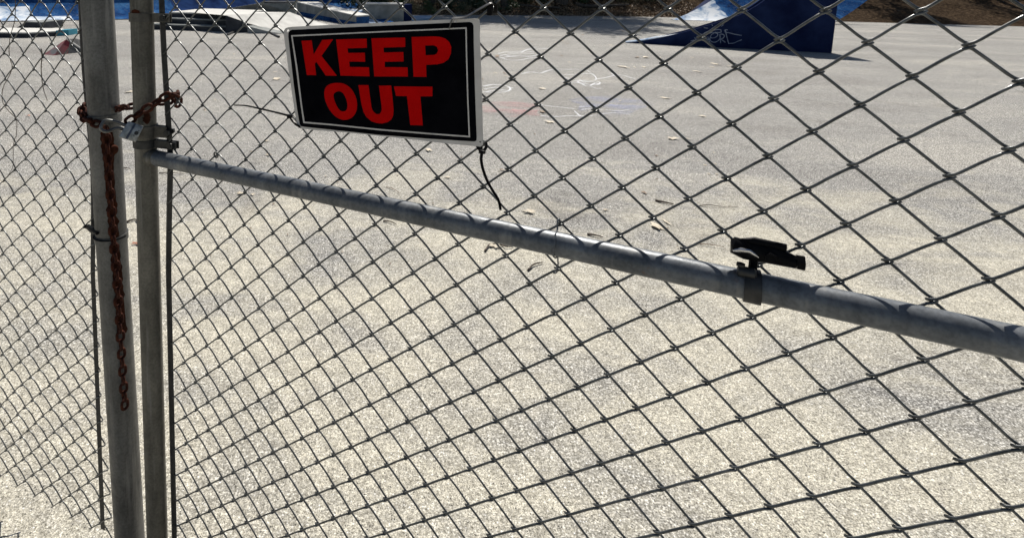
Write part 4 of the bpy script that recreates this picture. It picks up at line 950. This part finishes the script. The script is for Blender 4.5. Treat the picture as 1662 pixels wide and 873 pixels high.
# ------------------------------------------------------------------ chalk on the court
def chalk(px_strokes, wd, mat, label, z=.004):
    m=MB(); c=Vector((0,0,0)); n=0
    for st in px_strokes:
        P=[G(x,y,z) for x,y in st]; P=spline(P,6) if len(P)>2 else P; L=len(P); vs=[]
        for i,p in enumerate(P):
            t=(P[min(i+1,L-1)]-P[max(i-1,0)]).normalized(); u=Vector((-t.y,t.x,0))*wd*(.75+.5*noise.noise(p*3)); vs+=[p+u,p-u]; c+=p; n+=1
        m.add(vs,[(2*i,2*i+1,2*i+3,2*i+2) for i in range(L-1)]); z+=.0002
    c/=n; c.z=0; o=m.build('chalk_drawing',mat,recalc=False,origin=c); return tag(o,label,'chalk drawing','chalk drawings on the court')
zz=5.54
def C7(l): return [(770+x/zz,70+y/zz) for x,y in l]
chalk([C7(l) for l in ([(215,95),(300,80),(420,75),(520,60),(640,52),(700,48)],[(230,115),(330,100),(450,100),(540,96)],[(220,125),(300,150),(400,155),(480,140),(560,130)],[(240,135),(380,115),(520,118)],[(420,88),(470,60),(560,40),(660,50)],[(260,105),(350,125),(470,125),(590,105)],[(300,90),(400,88),(560,78)])],.022,'chalk_white','white chalk loops drawn farthest back just right of the sign')
chalk([C7(l) for l in ([(600,270),(700,240),(830,238),(980,240),(1040,262)],[(800,290),(880,285),(980,278),(1040,275),(1080,295),(1095,325),(1070,335)],[(1095,325),(1180,312),(1250,295),(1330,290),(1400,310),(1450,322)],[(880,345),(940,340),(1000,350),(1060,345),(1110,348),(1130,362),(1090,378),(1020,372),(960,365),(930,350),(960,340),(1020,335)],[(960,365),(1000,385),(1060,395),(1100,410),(1140,408)],[(1040,385),(1090,360),(1120,375)],[(420,280),(500,262),(600,275)],[(780,300),(850,320),(960,330)],[(1230,270),(1270,300),(1330,320)],[(780,345),(830,352),(930,358),(1000,360)])],.017,'chalk_white','bright white chalk scribble in the middle of the court')
chalk([C7(l) for l in ([(80,390),(160,375),(250,380),(310,395),(320,420),(270,440),(150,445),(75,440)],[(300,400),(350,405)],[(90,415),(180,400),(260,405)],[(100,440),(200,425),(290,425)])],.02,'chalk_white','faint white chalk oval directly beside right edge of the sign')
chalk([C7(l) for l in ([(590,555),(700,570),(820,583),(900,592)],[(600,655),(720,662),(860,655),(1010,660)],[(900,610),(930,640),(960,655),(1060,655)],[(960,600),(1040,590),(1150,600)],[(1120,640),(1230,630),(1330,632),(1410,645)],[(1180,600),(1290,612),(1390,600)],[(940,575),(1010,570),(1090,580)])],.014,'chalk_white','long thin white chalk lines crossing from the pink to the blue patch')
def chalk_patch(outline, mat, label, z=.006):
    P=[G(x,y,z) for x,y in C7(outline)]; c=sum(P,Vector())/len(P); m=MB(); m.add([c]+P,[(0,i+1,(i+1)%len(P)+1) for i in range(len(P))]); cc=c.copy(); cc.z=0
    return tag(m.build('chalk_drawing',mat,recalc=False,origin=cc),label,'chalk drawing','chalk drawings on the court')
chalk_patch([(60,560),(160,530),(300,525),(420,530),(560,545),(620,580),(560,620),(600,660),(450,660),(300,668),(180,650),(90,625),(50,600)],'chalk_pink','smudged pink chalk patch right beside the lower right edge of the sign')
chalk_patch([(850,510),(960,490),(1080,478),(1200,470),(1330,485),(1430,500),(1560,530),(1650,550),(1560,570),(1470,600),(1400,640),(1250,655),(1080,650),(950,640),(930,590),(950,550),(880,530)],'chalk_blue','large smudged blue chalk patch in the middle of the court')

# ------------------------------------------------------------------ leaves and twigs lying on the court
def leaf(name,x,y,wpx,hpx,mat,label,seed,group=None,curl=.25,cat='leaf'):
    rg=random.Random(seed); wpx*=.85; c=G(x,y); k=(c-EYE).dot(AX_F)/FPX; W=wpx*k/2; D=max(W*.45,hpx*k*.5/ (CAM_H/(c-EYE).length)*.8); an=rg.uniform(-.5,.5); n=15; vs=[c+Vector((0,0,.012+W*curl*.3))]
    for i in range(n):
        t=2*math.pi*i/n; r=.85+.25*math.sin(5*t+seed)+rg.uniform(-.35,.3); px,py=math.cos(t)*W*r,math.sin(t)*D*r
        vs.append(c+Vector((px*math.cos(an)-py*math.sin(an),px*math.sin(an)+py*math.cos(an),.006+abs(math.sin(t+seed))*W*curl)))
    m=MB(); m.add(vs,[(0,i+1,(i+1)%n+1) for i in range(n)])
    o=m.build(name,mat,recalc=False,smooth='all',origin=c); return tag(o,label,cat,group)
for i,(x,y,w_,h_,mt,lab) in enumerate([
 (211,150,12,5,'dry_leaf_pale','pale crumpled leaf on asphalt between the two posts'),
 (1068,370,26,15,'dry_leaf_pale','largest cream coloured dead leaf lying near the right end of the rail'),
 (1082,362,5,12,'dry_leaf_pale','curled cream leaf stalk standing against the largest dead leaf'),
 (390,315,14,5,'dry_leaf_pale','pale broken leaf under the left part of the rail'),
 (410,317,12,4,'dry_leaf_pale','small pale leaf just right of the broken leaf under the rail'),
 (433,230,11,4,'dry_leaf_pale','pale curled leaf above the rail left of the sign bottom'),
 (436,253,15,3,'dry_leaf_pale','thin pale leaf close above the rail on the left'),
 (695,245,16,5,'dry_leaf_pale','tan flat leaf just below the bottom edge of the sign'),
 (726,289,12,4,'dry_leaf_pale','white curled leaf above the rail left of the dangling tie'),
 (815,277,9,3,'dry_leaf_brown','small brown leaf right of the dangling black tie'),
 (857,345,26,7,'dry_leaf_pale','ragged pale leaf cluster above the rail right of the dangling tie'),
 (802,401,22,8,'dry_leaf_pale','broad pale leaf half hidden beneath the rail centre'),
 (893,199,17,5,'dry_leaf_pale','bright curled leaf below the chalk lines'),
 (880,183,14,4,'dry_leaf_brown','dark crumbled leaf between pink and blue chalk'),
 (879,145,13,3,'dry_leaf_pale','small pale leaf between white chalk scribbles'),
 (807,92,9,5,'dry_leaf_brown','round brown leaf at left end of the farthest chalk loops'),
 (819,120,5,3,'dry_leaf_brown','tiny brown leaf right of the sign edge'),
 (1012,110,12,4,'dry_leaf_pale','oval pale leaf with shadow right of the chalk scribble'),
 (1045,110,8,3,'dry_leaf_pale','small white leaf right of the oval pale leaf'),
 (1079,160,12,4,'dry_leaf_pale','pale leaf right of the blue chalk patch'),
 (1140,190,12,3,'dry_leaf_pale','slim pale leaf on the right side of the court'),
 (1091,226,22,4,'dry_leaf_pale','long pale curled leaf low on the right side of the court'),
 (1161,105,11,4,'dry_leaf_pale','white leaf below the graffiti on the ramp'),
 (1131,117,8,3,'dry_leaf_pale','white speck of leaf left below the graffiti'),
 (222,397,22,4,'dry_leaf_red','flat reddish brown leaf low between the two posts'),
 (46,189,10,2,'dry_leaf_red','reddish streak of leaf seen through the left fence'),
 (1045,314,9,5,'dry_leaf_brown','dark leaf scrap above the fallen stick on the right'),
 (983,342,12,3,'dry_leaf_pale','pale leaf flake right of the rail tie wire'),
 (1048,94,12,3,'dry_leaf_pale','pale leaf just below the toe of the near right ramp'),
 (1034,94,9,2,'dry_leaf_brown','dull leaf left of the pale one below the ramp toe'),
 (449,129,14,5,'dry_leaf_pale','whitish scuffed leaf left of the sign')]):
    leaf('fallen_leaf',x,y,w_,h_,mt,lab,i+3)
rg=random.Random(77)
for i in range(120):
    x=rg.uniform(300,1190); y=rg.choice([rg.uniform(40,75),rg.uniform(45,130),rg.uniform(150,430)])
    if y<75 and x<800: continue
    leaf('leaf_scrap',x,y,rg.uniform(2.5,6),rg.uniform(1.5,2.5),rg.choice(['dry_leaf_pale','dry_leaf_pale','dry_leaf_brown']),'tiny scrap of dry leaf scattered on the sunlit asphalt court',100+i,'tiny leaf scraps scattered on the court',.15)
def twig(pts,r,label,mat='twig_bark'):
    P=[G(x,y)+Vector((0,0,.006+.006*math.sin(i*1.9)**2)) for i,(x,y) in enumerate(pts)]; P=spline(P,4); m=MB(); m.tube(P,[r*(1-.6*i/len(P)) for i in range(len(P))],6); c=P[0].copy(); c.z=0
    return tag(m.build('twig',mat,smooth='all',origin=c),label,'twig')
twig([(1064,326.5),(1078,330.5),(1093,333)],.009,'straight dark stick lying above the largest dead leaf at right')
twig([(953,381.5),(965,384),(979,387)],.007,'short dark stick just above the rail right of the tie wire')
twig([(1133,336),(1150,335),(1170,337),(1199,337)],.0035,'long thin dark twig at the right edge of the court')
twig([(787,409),(793,401),(799,398),(815,396),(832,400)],.006,'bent dark twig under the middle of the rail')
twig([(812,398),(822,403),(833,402)],.005,'short dark twig crossing beneath the rail beside a pale leaf')
twig([(622,360),(633,362),(643,366)],.005,'thin dark twig beneath the rail below the sign')
twig([(627,305),(637,308),(648,315)],.003,'faint curved stem just above the rail below the sign','dry_leaf_brown')
twig([(205,362),(213,360),(220,358),(223,362)],.007,'crooked dark twig between the posts beside the strap')
twig([(200,274),(206,275),(210,275.5)],.005,'tiny dark twig between the posts below the padlock')
twig([(258,282),(275,282.5),(300,284)],.004,'thin dark twig seen under the left end of the rail')
twig([(857,440),(866,432),(880,428)],.006,'dark crumbly twig at the lower centre of the court')
twig([(1132,397),(1155,400),(1175,403)],.003,'hair thin twig left of the black clamp','dry_leaf_brown')
